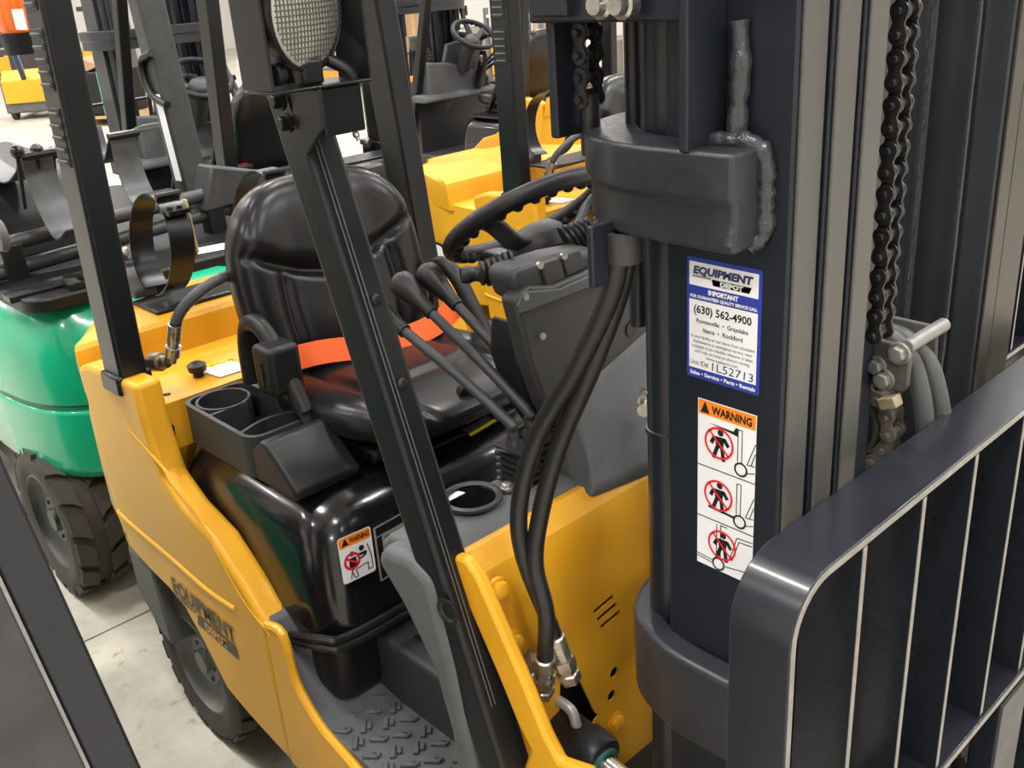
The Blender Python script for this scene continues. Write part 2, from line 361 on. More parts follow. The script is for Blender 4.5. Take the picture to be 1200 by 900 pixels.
# hood
def hood_loop(z, i, xr=-1.43, xf=-.845, hw=.452):
    return [Vector((x, y, z)) for x, y in rrect(xr+i*.3, xf-i, -hw+i, 2*YC+hw-i, .075, 6)]
mb = MB(); mb.loft([hood_loop(z, i) for z, i in ((.60, .0), (.66, .004), (.72, .010), (.765, .02), (.795, .034), (.817, .054), (.830, .08), (.834, .11), (.834, .13))])
part(mb, 'hood', BLKG, ang=60)
for k_, off in enumerate((0, .016)):
    side = [U(x, y, 'Y', v-.004*k_) for x, y, v in ((196, 462, -.40), (200, 500, -.425), (206, 540, -.45), (224, 583, -.463), (252, 622, -.463), (284, 655, -.463), (310, 700, -.463), (326, 738, -.463))]
    frt = [Vector((-.862, -.455, .607)), Vector((-.842, -.42, .602)), Vector((-.838, -.30, .602)), Vector((-.838, .0, .602)), Vector((-.838, .26, .602))]
    pts = [p+Vector((-off*.7, 0, -off*.8)) for p in side]+[p+Vector((.004*k_, 0, -off)) for p in frt]
    part(MB().tube(cr(pts, 6), .0085, 8), 'hood_seal', HOSE)
# moulded edge of the seat deck
part(MB().bx(-.96, -.852, -.445, .315, .44, .60), 'front_bulkhead', PLASTD, .035, seg=4)
part(MB().prism(rrect(-1.36, -.93, -.19, .28, .05), 'Z', .828, .838), 'seat_deck', PLASTD, .004)
# warning label and data plate on the hood front
o1 = U(403, 686, 'X', -.838); o2 = U(441, 668, 'X', -.838)
FWz = (U(389, 636, 'X', -.838)-o1).length
def warn_label(name, o, ux, uy, w, h):
    F = Flat(o, ux, uy); pl = MB(); F.poly(pl, rrect(0, w, 0, h, .006), 0); P = part(pl, name, WHITE)
    m_ = MB(); F.poly(m_, rrect(.002, w-.002, h*.76, h-.002, .005), 1); m_.build('orange_band', ORNP, P)
    F.text('WARNING', h*.155, w*.34, h*.82, 'lettering', BLACKP, P, bold=.0006, sx=w*.60/(h*.155*4.9))
    k_ = MB(); F.poly(k_, [(w*.10, h*.80), (w*.32, h*.80), (w*.21, h*.96)], 2)
    # a rider, a seat and the outline of a truck
    F.disc(k_, (w*.36, h*.58), w*.07, 1); F.poly(k_, [(w*.26, h*.50), (w*.46, h*.50), (w*.5, h*.3), (w*.3, h*.2), (w*.24, h*.34)], 1)
    F.disc(k_, (w*.66, h*.62), w*.08, 1); F.bar(k_, (w*.54, h*.5), (w*.8, h*.5), .006, 1); F.bar(k_, (w*.56, h*.4), (w*.78, h*.46), .004, 1)
    for a, b in (((.3, .2), (.36, .05)), ((.36, .05), (.46, .05)), ((.46, .05), (.42, .22)), ((.42, .22), (.8, .26)), ((.8, .26), (.78, .1)), ((.78, .1), (.92, .1)), ((.92, .1), (.92, .36)), ((.92, .36), (.84, .66)), ((.3, .2), (.24, .05))):
        F.bar(k_, (w*a[0], h*a[1]), (w*b[0], h*b[1]), .0022, 1)
    k_.build('pictogram', BLACKP, P)
    r_ = MB(); F.ring(r_, (w*.34, h*.43), w*.25, .0052, 3); F.bar(r_, (w*.18, h*.52), (w*.5, h*.34), .004, 3); r_.build('prohibition_ring', RED, P); return P
warn_label('warning_label', o1, o2-o1, (0, 0, 1), (o2-o1).length, FWz)
oa = U(446, 682, 'X', -.838); ob = U(476, 664, 'X', -.838); hh = (U(432, 622, 'X', -.838)-oa).length
F2 = Flat(oa, ob-oa, (0, 0, 1)); w2 = .085
pl = MB(); F2.poly(pl, rrect(0, w2, 0, hh, .004), 0); DP = part(pl, 'data_plate', SILV)
m_ = MB(); F2.poly(m_, [(.004, hh*.82), (w2-.004, hh*.82), (w2-.004, hh*.97), (.004, hh*.97)], 1); F2.poly(m_, [(.004, .004), (.016, .004), (.016, hh*.8), (.004, hh*.8)], 1)
for k in range(12): F2.bar(m_, (.021, hh*(.06+.062*k)), (w2-.007-.012*((k*7) % 3), hh*(.06+.062*k)), .0022, 1)
m_.build('printed_lines', BLACKP, DP)
# caution strip on the deck
c0 = U(552, 513, 'Z', .8385); F3 = Flat(c0, U(577, 498, 'Z', .8385)-c0, (-1, .15, 0)); pl = MB(); F3.poly(pl, [(0, 0), (.09, 0), (.09, .045), (0, .045)], 0); CS = part(pl, 'caution_strip', BLACKP)
m_ = MB(); F3.poly(m_, [(.004, .004), (.086, .004), (.086, .016), (.004, .016)], 1); m_.build('yellow_band', YELP, CS)
m_ = MB()
for k in range(4): F3.bar(m_, (.006, .021+.006*k), (.084, .021+.006*k), .0028, 1)
m_.build('printed_lines', SILV, CS)
# floor, riser and step
part(MB().prism([(-.90, .38), (-.44, .38), (-.44, .565), (-.90, .565)], 'Y', -.35, .32), 'floor_plate', PLAST, .012, seg=3)
mb = MB()
for i in range(6):
    for j in range(9): mb.bx(-.79+.052*i, -.747+.052*i, -.31+.062*j, -.258+.062*j, .564, .5685)
tag(part(mb, 'floor_mat_ribs', PLASTD, .002, seg=1), kind='stuff')
mb = MB(); prof = [(-1.02, .62), (-.985, .60), (-.955, .53), (-.92, .475), (-.87, .445), (-.80, .435), (-.44, .435), (-.44, .415), (-.80, .415), (-.89, .425), (-.95, .46), (-.985, .52), (-1.02, .58)]
part(mb.prism(prof, 'Y', -.489, -.345), 'step_tray', COWL, .004)
mb = MB()
for i in range(9):
    for j in range(4):
        x = -.86+.045*i+.022*(j % 2); y = -.475+.034*j; M = Matrix.Rotation(math.radians(40 if (i+j) % 2 else -40), 3, 'Z'); mb.box((x, y, .438), (.03, .011, .008), M)
        mb.box((x+.006, y+.010, .438), (.016, .009, .008), M)
tag(part(mb, 'step_treads', COWL, .002, seg=1), kind='stuff')
mb = MB(); mb.tube(cr([Vector((p[0], -.497, p[1]+.004)) for p in top[6:]]+[Vector((-.54, -.497, .365))], 4), .009, 8); part(mb, 'step_edge', YEL)
# front cowl: cover beside the pillar, top with cup holder, yellow front plate
leg = [(-.585, .915), (-.53, .86), (-.475, .78), (-.45, .68), (-.447, .57), (-.475, .47), (-.48, .42), (-.40, .42), (-.40, .62), (-.425, .80), (-.455, .935), (-.50, .953), (-.565, .945)]
part(MB().prism(leg, 'Y', -.495, -.42), 'pillar_cover', COWL, .016, seg=3)
cow = [(-.605, .90), (-.605, .925), (-.58, .950), (-.49, .950), (-.455, .94), (-.455, .90)]
COWLO = part(MB().prism(cow, 'Y', -.47, .34), 'cowl', COWL, .012, seg=3)
cup = U(553, 585, 'Z', .955)
part(MB().lathe([(.040, 0), (.047, .001), (.047, .006), (.041, .008), (.037, .004)], cup, (0, 0, 1), 28), 'cup_holder_ring', PLAST)
cut(COWLO, MB().lathe([(0, -.045), (.0385, -.045), (.0385, .03), (0, .03)], cup, (0, 0, 1), 28))
part(MB().lathe([(.0385, .0), (.036, -.042), (0, -.042), (0, -.046), (.040, -.046), (.040, -.004)], cup, (0, 0, 1), 28), 'cup_holder_well', PLASTD)
part(MB().prism([(a.x, a.y) for a in (U(516, 592, 'Z', .954), U(545, 577, 'Z', .954), U(531, 574, 'Z', .954), U(505, 588, 'Z', .954))], 'Z', .9525, .954), 'cowl_label', WHITE)
part(MB().prism([(a.x, a.y) for a in (U(596, 573, 'Z', .954), U(622, 560, 'Z', .954), U(610, 553, 'Z', .954), U(586, 568, 'Z', .954))], 'Z', .950, .957), 'cowl_bracket', PLAST, .002)
bk = MB(); bk.bolt(U(594, 572, 'Z', .957), (0, 0, 1), .008); part(bk, 'cowl_bolt', STEEL)
# yellow front plate, bent back at the top, with vents cut through as dark slots
PX = -.398
fp = [(-.470, .945), (-.455, .948), (-.425, .925), (PX-.008, .87), (PX, .80), (PX, .36), (PX-.004, .36), (PX-.004, .80), (PX-.013, .868), (-.43, .918), (-.47, .938)]
FPO = part(MB().prism(fp, 'Y', -.44, .31), 'front_plate', YEL, .001)
fe = XZ([(545, 655), (560, 676), (582, 726), (614, 800), (640, 864), (655, 893), (690, 905)], -.455)
part(MB().prism(fe+[(fe[-1][0], fe[-1][1]-.12), (fe[-2][0]-.09, fe[-1][1]-.12)]+[(x-.055, z-.012) for x, z in reversed(fe[:-1])], 'Y', -.457, -.437), 'fender_flange', YEL, .006)
slot = MB()
for k in range(3):
    a = U(696+4*k, 718+9*k, 'X', PX); slot.beam(a, a+Vector((0, .047, .006)), .0088, .12, (1, 0, 0))
for p in ((720, 788), (717, 815)): slot.lathe([(0, -.06), (.010, -.06), (.010, .06), (0, .06)], U(p[0], p[1], 'X', PX), (1, 0, 0), 16)
slot.prism([(a.y, a.z) for a in (U(657, 788, 'X', PX), U(671, 779, 'X', PX), U(697, 835, 'X', PX), U(702, 838, 'X', PX), U(694, 850, 'X', PX), U(655, 850, 'X', PX))], 'X', PX-.06, PX+.06)
cut(FPO, slot)
part(MB().bx(-.47, -.435, -.43, .30, .36, .88), 'inner_bulkhead', RIM)
bk = MB()
for p in ((583, 690), (601, 752), (721, 845)): bk.bolt(U(p[0], p[1], 'X', PX), (1, 0, .1), .013, .011)
part(bk, 'plate_bolts', YEL)
part(MB().bx(PX, -.25, -.40, .27, .36, .42).bx(PX, -.10, -.34, -.26, .26, .36), 'front_frame', YEL, .008)
# tilt cylinder
ta = U(655, 855, 'Y', -.32); tb = ta+Vector((.25, 0, -.035)); td = (tb-ta).normalized()
TC = part(MB().lathe([(0, -.16), (.040, -.16), (.040, .045), (.044, .05), (.044, .085), (.041, .09), (.034, .092), (0, .092)], ta, td, 28), 'tilt_cylinder', MAST)
MB().lathe([(0, .08), (.021, .08), (.021, .34), (0, .34)], ta, td, 24).build('piston_rod', CHROME, TC)
MB().lathe([(.022, .092), (.030, .092), (.030, .097), (.022, .097)], ta, td, 24).build('rod_seal', mat('teal seal', (.03, .12, .09), .5), TC)
MB().tube(cr([ta+Vector((-.01, .01, .035)), ta+Vector((.0, .0, .058)), ta+Vector((.03, .0, .056)), ta+Vector((.04, 0, .03))], 5), .0085, 10).build('hose_port', SILV, TC)
# hydraulic hoses from the upper tie bar down to the cylinder
def hose(pix, yv, r=.0105):
    pts = [U(x, y, 'Y', q) for (x, y), q in zip(pix, yv)]
    return cr(pts, 8)
h1 = hose([(727, 290), (714, 350), (676, 430), (630, 510), (609, 590), (613, 650), (640, 720), (652, 752)], [-.40, -.40, -.405, -.41, -.415, -.41, -.395, -.385])
h2 = hose([(734, 288), (726, 340), (694, 430), (656, 520), (634, 600), (627, 660), (640, 720), (638, 776)], [-.385, -.385, -.39, -.395, -.40, -.405, -.41, -.40])
for h in (h1, h2):
    HH = part(MB().tube(h, .0118, 12), 'hydraulic_hose', HOSE)
    d = (h[-1]-h[-4]).normalized(); e = h[-1]
    MB().lathe([(.0118, -.012), (.0145, -.010), (.0145, .028), (.0125, .03)], e, d, 16).build('hose_ferrule', STEEL, HH)
    b_ = MB(); b_.lathe([(.0, .03), (.017, .03), (.017, .046), (.0145, .048), (.0145, .056), (.017, .058), (.017, .072), (.010, .074), (0, .074)], e, d, 6); b_.build('hose_nut', STEEL, HH)
part(MB().lathe([(0, 0), (.024, 0), (.024, .02), (.018, .03), (0, .03)], U(626, 778, 'Y', -.38), (.7, -.5, .2), 6), 'hydraulic_fitting', mat('dull brass', (.2, .16, .11), .5, metal=.5, noise=.6))
# ------------------------------------------------------------------ seat
SEAT = part(MB().bx(-1.32, -.95, -.24, .14, .838, .872), 'seat_base', PLASTD, .01)
def pad(o, r, u, n, hw, hh, T, back, fn, N=92):
    """closed cushion: front relief fn(a,b), flat-ish back; r,u,n = right, up, outward"""
    o, r, u, n = map(Vector, (o, r, u, n)); V = []; F = []
    def mapab(a, b):
        return a*(1-.20*b**4-.05*b*b*(b > 0))*hw*(1+.04*(1-b*b)), b*(1-.16*a**4)*hh
    g = [(-1+2*i/N)*.55+.45*math.sin((-1+2*i/N)*math.pi/2) for i in range(N+1)]
    for side in (0, 1):
        for a in g:
            for b in g:
                x, z = mapab(a, b); e = max(0, (1-abs(a)**5)*(1-abs(b)**5))**.42
                d = T*e+fn(a, b)*e if side == 0 else -back*e
                V.append(o+r*x+u*z+n*d)
    m = N+1; q = m*m
    for s_ in (0, 1):
        for i in range(N):
            for j in range(N): F.append((s_*q+i*m+j, s_*q+(i+1)*m+j, s_*q+(i+1)*m+j+1, s_*q+i*m+j+1))
    return MB().add(V, F)
def groove(d, w): return math.exp(-(d/w)**2)
def sstep(x): x = max(0, min(1, x)); return x*x*(3-2*x)
def back_fn(a, b):
    v = .034*max(0, (abs(a)-.42)/.58)**1.3*(1 if b < .5 else max(.35, 1-(b-.5)*1.3))          # side bolsters
    seam = .10+.40*abs(a)**1.7
    v -= .020*groove(b-seam, .052)*(1-.6*sstep((abs(a)-.7)/.2))
    v += .014*sstep((b-seam)*5)
    v -= .013*groove(abs(a)-(.60-.18*(b+.25)**2), .055)*sstep((seam-b)*6)
    v += .012*groove(b+.42, .38)*groove(a, .5)
    return v
bu = Vector((-.20, 0, .98)).normalized(); bn = Vector((.98, 0, .20)).normalized()
SB = pad(Vector((-1.315, -.050, 1.10)), (0, -1, 0), bu, bn, .222, .232, .042, .05, back_fn).build('backrest', VINYL, SEAT, ang=80)
def cush_fn(a, b):
    v = .022*max(0, (abs(a)-.5)/.5)**1.4
    v -= .010*groove(abs(a)-.60, .055); v -= .010*groove(b-.30, .05)*sstep((.62-abs(a))*8); v -= .012*max(0, b)**3
    return v
pad(Vector((-1.085, -.050, .915)), (0, -1, 0), Vector((1, 0, .05)), Vector((-.05, 0, 1)), .228, .25, .045, .04, cush_fn).build('cushion', VINYL, SEAT, ang=80)
mb = MB(); mb.tube(cr([Vector((-1.30, s*.235, .93)) for s in (0,)]+[Vector((-1.28, -.20, .93)), Vector((-1.22, -.22, .91)), Vector((-1.0, -.225, .90))][1:], 4), .006, 6)
# hip restraint loops
def armloop(side):
    y = -.05+side*.240
    pts = [Vector((-1.29, y, .945)), Vector((-1.285, y, 1.02)), Vector((-1.265, y, 1.07)), Vector((-1.225, y, 1.085)), Vector((-1.18, y, 1.06)), Vector((-1.13, y, .99)), Vector((-1.09, y, .93))]
    a = MB().tube(cr(pts, 6), .0185, 12).build('armrest', PLASTD, SEAT)
    b_ = MB(); b_.beam((-1.10, y, .945), (-1.05, y, .865), .014, .032, (0, 1, 0)); b_.bolt((-1.055, y-.008*1, .875), (0, -1, 0), .008); b_.build('armrest_bracket', PLASTD, SEAT, .003)
armloop(-1); armloop(1)
# belt, retractor, buckle
rt = U(326, 430, 'Y', -.30)
MB().bx(rt.x-.035, rt.x+.035, -.335, -.265, rt.z-.05, rt.z+.05).build('belt_retractor', PLASTD, SEAT, .012, seg=3)
MB().bx(rt.x-.008, rt.x+.004, -.338, -.334, rt.z-.03, rt.z+.02).build('retractor_slot', BLACKP, SEAT)
bp = [(U(340, 425, 'Y', -.265)), Vector((-1.235, -.235, .985)), Vector((-1.21, -.16, .988)), Vector((-1.18, -.05, .975)), Vector((-1.165, .05, .975)), Vector((-1.165, .12, .985)), Vector((-1.17, .16, 1.0))]
MB().strap(cr(bp, 6), (-.45, 0, .9), .05, .003).build('seat_belt', ORANGE, SEAT)
bk_ = U(480, 364, 'Y', .165)
MB().box(bk_, (.055, .06, .022), Matrix.Rotation(.4, 3, 'Z')).build('belt_buckle', PLASTD, SEAT, .005); MB().box(bk_+Vector((.004, 0, .012)), (.03, .035, .004), Matrix.Rotation(.4, 3, 'Z')).build('buckle_button', mat('dark red button', (.25, .01, .02), .4), SEAT)
kn = U(545, 457, 'Y', -.06); bmk = MB(); bmk.lathe([(0, 0), (.019, 0), (.022, .004), (.022, .02), (0, .022)], kn, (.9, -.25, -.1), 14); bmk.build('weight_knob', PLASTD, SEAT, .002)
MB().tube(cr([U(498, 512, 'Z', .86), U(500, 498, 'Z', .87), U(526, 487, 'Z', .875)], 5), .004, 6).build('slide_lever', STEEL, SEAT)
# ------------------------------------------------------------------ cup tray on the hood
def tray():
    z0, z1 = .834, .920
    o = U(232, 478, 'Z', z1)
    P0 = part(MB().prism(rrect(-1.37, -1.09, -.41, -.27, .03), 'Z', z0, z0+.012), 'console_tray', PLAST, .003)
    x0, x1, y0, y1 = -1.375, -1.085, -.415, -.265
    outer = rrect(x0, x1, y0, y1, .035, 5); inner = rrect(x0+.009, x1-.009, y0+.009, y1-.009, .028, 5)
    m = MB(); m.loft([[Vector((x, y, z)) for x, y in L_] for L_, z in ((outer, z0), (outer, z1), (inner, z1), (inner, z0+.012))], cap=False); m.build('tray_wall', PLAST, P0)
    cc = Vector((x0+.062, y0+.066, 0)); 
    MB().lathe([(.050, z0+.01), (.050, z1), (.0555, z1), (.0585, z0+.01)], cc, (0, 0, 1), 28).build('cup_well', PLAST, P0)
    MB().bx(x0+.11, x0+.117, y0+.008, y1-.06, z0+.01, z1-.002).bx(x0+.11, x0+.117, y0+.008, y0+.09, z0+.01, z1-.002).build('divider', PLAST, P0)
    a = MB(); arc = [Vector((x0+.235-.02*math.sin(math.pi*k/8), y0+.008+(y1-y0-.016)*k/8, 0)) for k in range(9)]
    a.loft([[p+Vector((0, 0, z0+.01)), p+Vector((.008, 0, z0+.01)), p+Vector((.008, 0, z1-.002)), p+Vector((0, 0, z1-.002))] for p in arc]); a.build('divider', PLAST, P0)
    # sloping pad holder at the front end
    prof = [(-1.095, z0), (-.955, z0), (-.945, z0+.02), (-1.035, z1+.008), (-1.055, z1+.008), (-1.095, z1-.02)]
    MB().prism(prof, 'Y', y0+.002, y1-.006).build('pad_holder', PLASTD, P0, .008, seg=3)
    return P0
tray()
# ------------------------------------------------------------------ levers
KN = [(455, 372), (487, 348), (517, 338)]; BS = [(600, 505), (620, 492), (634, 476)]; YK = [-.245, -.20, -.155]; YB = [-.235, -.19, -.145]
for (kx, ky), (bx_, by), yk, yb in zip(KN, BS, YK, YB):
    b = U(bx_, by, 'Y', yb); k = U(kx, ky, 'Y', yk)
    mid = k.lerp(b, .62)+Vector((0, 0, .012)); low = Vector((b.x-.004, b.y, b.z+.05)); 
    pth = cr([k, k.lerp(mid, .5), mid, b.lerp(mid, .22)+Vector((.018, 0, .0)), b, b-Vector((-.012, 0, .05))], 6)
    LV = part(MB().tube(pth, .0088, 12), 'lever', PLAST)
    d = (k-mid).normalized()
    MB().lathe([(0, -.045), (.012, -.045), (.013, -.02), (.019, .005), (.0235, .028), (.022, .044), (.012, .053), (0, .054)], k, d, 22).build('lever_knob', PLASTD, LV, ang=70)
    bt = MB(); zb = b.z-.022; pr = []
    for i in range(6): pr += [(.034, -.012*i), (.034, -.012*i-.005), (.025, -.012*i-.006), (.025, -.012*i-.011)]
    loops = [[Vector((b.x+.008, b.y, zb+h))+Vector((x, y*.62, 0)) for x, y in rrect(-r, r, -r, r, r*.3, 3)] for r, h in pr]
    bt.loft(loops); bt.lathe([(.011, .012), (.016, .0), (.026, -.003)], (b.x+.004, b.y, zb), (0, 0, 1), 16); bt.build('lever_boot', HOSE, LV)
# ------------------------------------------------------------------ dash, steering column and wheel
DX = -.53
def YZ(pts, xv): return [(U(x, y, 'X', xv).y, U(x, y, 'X', xv).z) for x, y in pts]
dash = YZ([(603, 352), (622, 335), (650, 335), (712, 308), (765, 298), (800, 420), (790, 545), (700, 520), (662, 505), (640, 480), (622, 430)], DX)
part(MB().prism(dash, 'X', DX-.035, DX), 'dash_cover', PLAST, .008, seg=3)
pan = YZ([(605, 358), (613, 342), (655, 338), (716, 311), (717, 326), (668, 345), (608, 368)], DX+.002)
part(MB().prism(pan, 'X', DX, DX+.005), 'dash_ledge', COWL, .002)
sh = YZ([(590, 322), (600, 312), (650, 296), (690, 288), (700, 300), (716, 310), (655, 337), (618, 352), (600, 352)], DX-.03)
part(MB().prism(sh, 'X', DX-.075, DX-.012), 'column_shroud', PLAST, .012, seg=3)
pn = YZ([(633, 310), (654, 302), (662, 326), (640, 337)], DX-.010); part(MB().prism(pn, 'X', DX-.02, DX-.008), 'shroud_panel', PLAST, .002)
pn = YZ([(659, 300), (678, 292), (688, 312), (664, 324)], DX-.010); part(MB().prism(pn, 'X', DX-.02, DX-.008), 'shroud_panel', PLAST, .002)
part(MB().prism(YZ([(598, 372), (640, 480), (655, 505), (640, 512), (612, 470), (596, 420)], DX-.09), 'X', DX-.14, DX-.07), 'column_side', PLASTD, .01)
sc_ = MB()
for p in ((616, 348), (633, 311), (661, 300), (702, 317), (636, 394)): sc_.lathe([(0, .002), (.0055, .002), (.0055, -.004), (0, -.004)], U(p[0], p[1], 'X', DX+.004), (1, -.2, .1), 12)
part(sc_, 'dash_screws', STEEL)
part(MB().lathe([(0, 0), (.014, 0), (.014, .002), (0, .002)], U(740, 385, 'X', DX+.0005), (1, 0, 0), 16), 'dash_hole', BLACKP)
# sloping skirt of the dash down to the cowl
sk = [U(662, 505, 'X', DX), U(700, 522, 'X', DX), U(790, 500, 'X', DX), U(790, 420, 'X', DX), U(688, 455, 'X', DX)]
mb = MB(); a_ = [Vector((DX, -.16, 1.08)), Vector((DX, .30, 1.10))]
rows = [[Vector((DX+.002, -.13, 1.06)), Vector((DX+.002, .1, 1.13)), Vector((DX+.002, .28, 1.15))], [Vector((DX+.05, -.155, .99)), Vector((DX+.06, .1, 1.03)), Vector((DX+.06, .28, 1.04))], [Vector((DX+.10, -.19, .952)), Vector((DX+.12, .1, .94)), Vector((DX+.12, .28, .94))], [Vector((DX+.09, -.19, .93)), Vector((DX+.11, .1, .9)), Vector((DX+.11, .28, .9))], [Vector((DX-.05, -.16, .93)), Vector((DX-.05, .1, .9)), Vector((DX-.05, .28, .9))], [Vector((DX-.05, -.13, 1.06)), Vector((DX-.05, .1, 1.13)), Vector((DX-.05, .28, 1.15))]]
mb.loft([[rows[i][j] for i in range(6)] for j in range(3)]); part(mb, 'dash_skirt', COWL, .015, seg=3)
bk = MB(); q = U(756, 470, 'X', DX+.09); bk.lathe([(0, -.03), (.012, -.03), (.012, 0), (.0085, 0), (.0085, .03), (.011, .03), (.011, .036), (0, .036)], q, (.6, -.8, 0), 12); part(bk, 'dash_stud', STEEL)
# wheel
wc = U(617, 254, 'Y', .0); wn = Vector((-.56, .04, .83)).normalized(); e1 = Vector((0, -1, 0)); e1 = (e1-wn*e1.dot(wn)).normalized(); e2 = wn.cross(e1)
RW = .142
def wp(r, a, h): return wc+e1*(r*math.cos(a))+e2*(r*math.sin(a))+wn*h
STW = part(MB().tube([wp(RW, 2*math.pi*k/56, 0) for k in range(56)], .0155, 12, closed=True), 'steering_wheel', PLASTD)
gr = MB()
for k in range(28):
    a = 2*math.pi*(k+.5)/28; gr.ball(wp(RW-.006, a, -.010), .0105, 8)
gr.build('finger_grips', PLASTD, STW)
mb = MB()
for a in (math.radians(20), math.radians(160), math.radians(-90)):
    p = [wp(RW, a, -.004), wp(RW*.8, a, -.016), wp(RW*.55, a, -.045), wp(RW*.2, a, -.052)]
    mb.strap(cr(p, 5), wp(1, a+math.pi/2, 0)-wc, .034, .013)
mb.build('spokes', PLAST, STW, .004)
MB().lathe([(0, -.075), (.05, -.075), (.056, -.06), (.05, -.035), (.036, -.022), (0, -.02)], wc, wn, 24).build('hub', PLAST, STW, ang=50)
MB().lathe([(0, -.26), (.045, -.26), (.05, -.12), (.06, -.08), (0, -.07)], wc, wn, 20).build('steering_shaft', PLAST, STW)
# stalks
def stalk(a, d, L_, name):
    b_ = MB(); pr = [(0, 0)]
    for i in range(6): pr += [(.030-.0022*i, .009*i), (.030-.0022*i, .009*i+.004), (.024-.002*i, .009*i+.006)]
    pr += [(.0115, .056), (.0115, .062), (.0125, .064), (.014, L_-.01), (.012, L_), (0, L_)]
    b_.lathe(pr, a, d, 18); part(b_, name, PLASTD, ang=50)
s0 = U(600, 316, 'X', DX-.07); s1 = U(540, 323, 'X', DX-.11); stalk(s0, s1-s0, (s1-s0).length, 'direction_lever')
s0 = U(665, 285, 'X', DX-.08); s1 = U(695, 265, 'X', DX-.06); stalk(s0, s1-s0, (s1-s0).length+.03, 'light_lever')
ig = U(605, 395, 'X', DX-.12); part(MB().box(ig, (.012, .03, .04)).tube([ig+Vector((0, -.005, -.02)), ig+Vector((.01, -.005, -.06))], .005, 6), 'ignition_key', STEEL, .003)
# ------------------------------------------------------------------ overhead guard
def pillar(a, b, w, d, name, up=(1, 0, 0)):
    return part(MB().beam(a, b, w, d, up), name, GUARD, .007, seg=3)
FA = Vector((-.352, -.462, .60)); FB = Vector((-.848, -.455, 2.08))
fpil = pillar(FA, FB, .052, .058, 'guard_front_pillar'); fdir = (FB-FA).normalized(); mirror_y(fpil)
rb = MB()
for off in (-.012, -.006): rb.beam(FA.lerp(FB, .10)+Vector((.031, off, .008)), FA.lerp(FB, .97)+Vector((.031, off, .008)), .0014, .0015, (1, 0, 0))
part(rb, 'pillar_trim_ribs', mat('worn rib edge', (.09, .09, .09), .4))
cp = MB(); cc = U(526, 716, 'Y', -.489); cp.lathe([(0, 0), (.018, 0), (.021, .002), (.021, .004), (.015, .004), (.012, .001), (0, .001)][::-1], cc, (0, -1, 0), 24); part(cp, 'pillar_cap', PLASTD)
sc_ = MB()
for p in ((410, 280), (437, 362)): sc_.lathe([(0, .004), (.005, .0035), (.008, 0), (0, 0)], U(p[0], p[1], 'X', FA.lerp(FB, .5).x+.06)+Vector((0, 0, 0)), (1, 0, .2), 12)
def on_pillar_front(z): t = (z-FA.z)/(FB.z-FA.z); return FA.lerp(FB, t)+Vector((.0305, 0, .008))
sc_ = MB()
for z in (1.30, 1.19): sc_.lathe([(0, .004), (.005, .0035), (.008, 0), (0, 0)], on_pillar_front(z)+Vector((0, .006, 0)), (1, 0, .27), 12)
part(sc_, 'pillar_screws', PLASTD)
hl = MB()
for z in (1.44, 1.40, 1.42): hl.lathe([(0, .0005), (.004, .0005), (0, .0006)], FA.lerp(FB, (z-FA.z)/(FB.z-FA.z))+Vector((-.004, -.0262, 0)), (0, -1, 0), 10)
part(hl, 'pillar_holes', BLACKP)
RA = Vector((-1.445, -.503, .955)); RB = Vector((-1.495, -.455, 2.08))
RAf = Vector((-1.475, -.473, .955)); RBf = Vector((-1.53, -.425, 2.08))
rp = pillar(RAf, RBf, .058, .088, 'guard_rear_pillar')
rcap = part(MB().beam(RAf+Vector((0, 0, -.012)), RAf+Vector((-.002, .001, .03)), .076, .09, (1, 0, 0)), 'pillar_socket', GUARD, .006)
# louvred inserts on the outside of the rear pillar
def louvre(z0, z1, par):
    t0 = (z0-RAf.z)/(RBf.z-RAf.z); t1 = (z1-RAf.z)/(RBf.z-RAf.z); a = RAf.lerp(RBf, t0)+Vector((0, -.0295, 0)); b = RAf.lerp(RBf, t1)+Vector((0, -.0295, 0))
    L_ = part(MB().beam(a, b, .056, .003, (0, 1, 0)), 'louvre', BLACKP, .001)
    for k in range(5):
        c = a.lerp(b, (k+.5)/5); MB().box(c+Vector((0, -.003, 0)), (.046, .006, .010), Matrix.Rotation(.7, 3, 'X')).build('louvre_slat', COWL, L_, .0015, seg=1)
for z0, z1 in ((1.40, 1.51), (1.54, 1.65), (1.68, 1.79)): louvre(z0, z1, rp)
rpl = mirror_y(rp); mirror_y(rcap)
sc_ = MB()
for z in (1.02, 1.10, 1.22, 1.36): sc_.lathe([(0, .004), (.005, .0035), (.008, 0), (0, 0)], Vector((RAf.x+.037-(z-.955)*.055, .315+(.955-z)*.05, z)), (1, -.1, 0), 10)
part(sc_, 'pillar_screws', PLASTD)
# roof bars of the guard
part(MB().bx(-1.55, -.80, -.49, -.43, 2.07, 2.12).bx(-1.55, -.80, 2*YC+.43, 2*YC+.49, 2.07, 2.12), 'guard_side_rail', GUARD, .01)
for k in range(7): part(MB().bx(-1.54+.138*k, -1.50+.138*k, -.43, .30, 2.08, 2.11), 'guard_roof_bar', GUARD, .005)
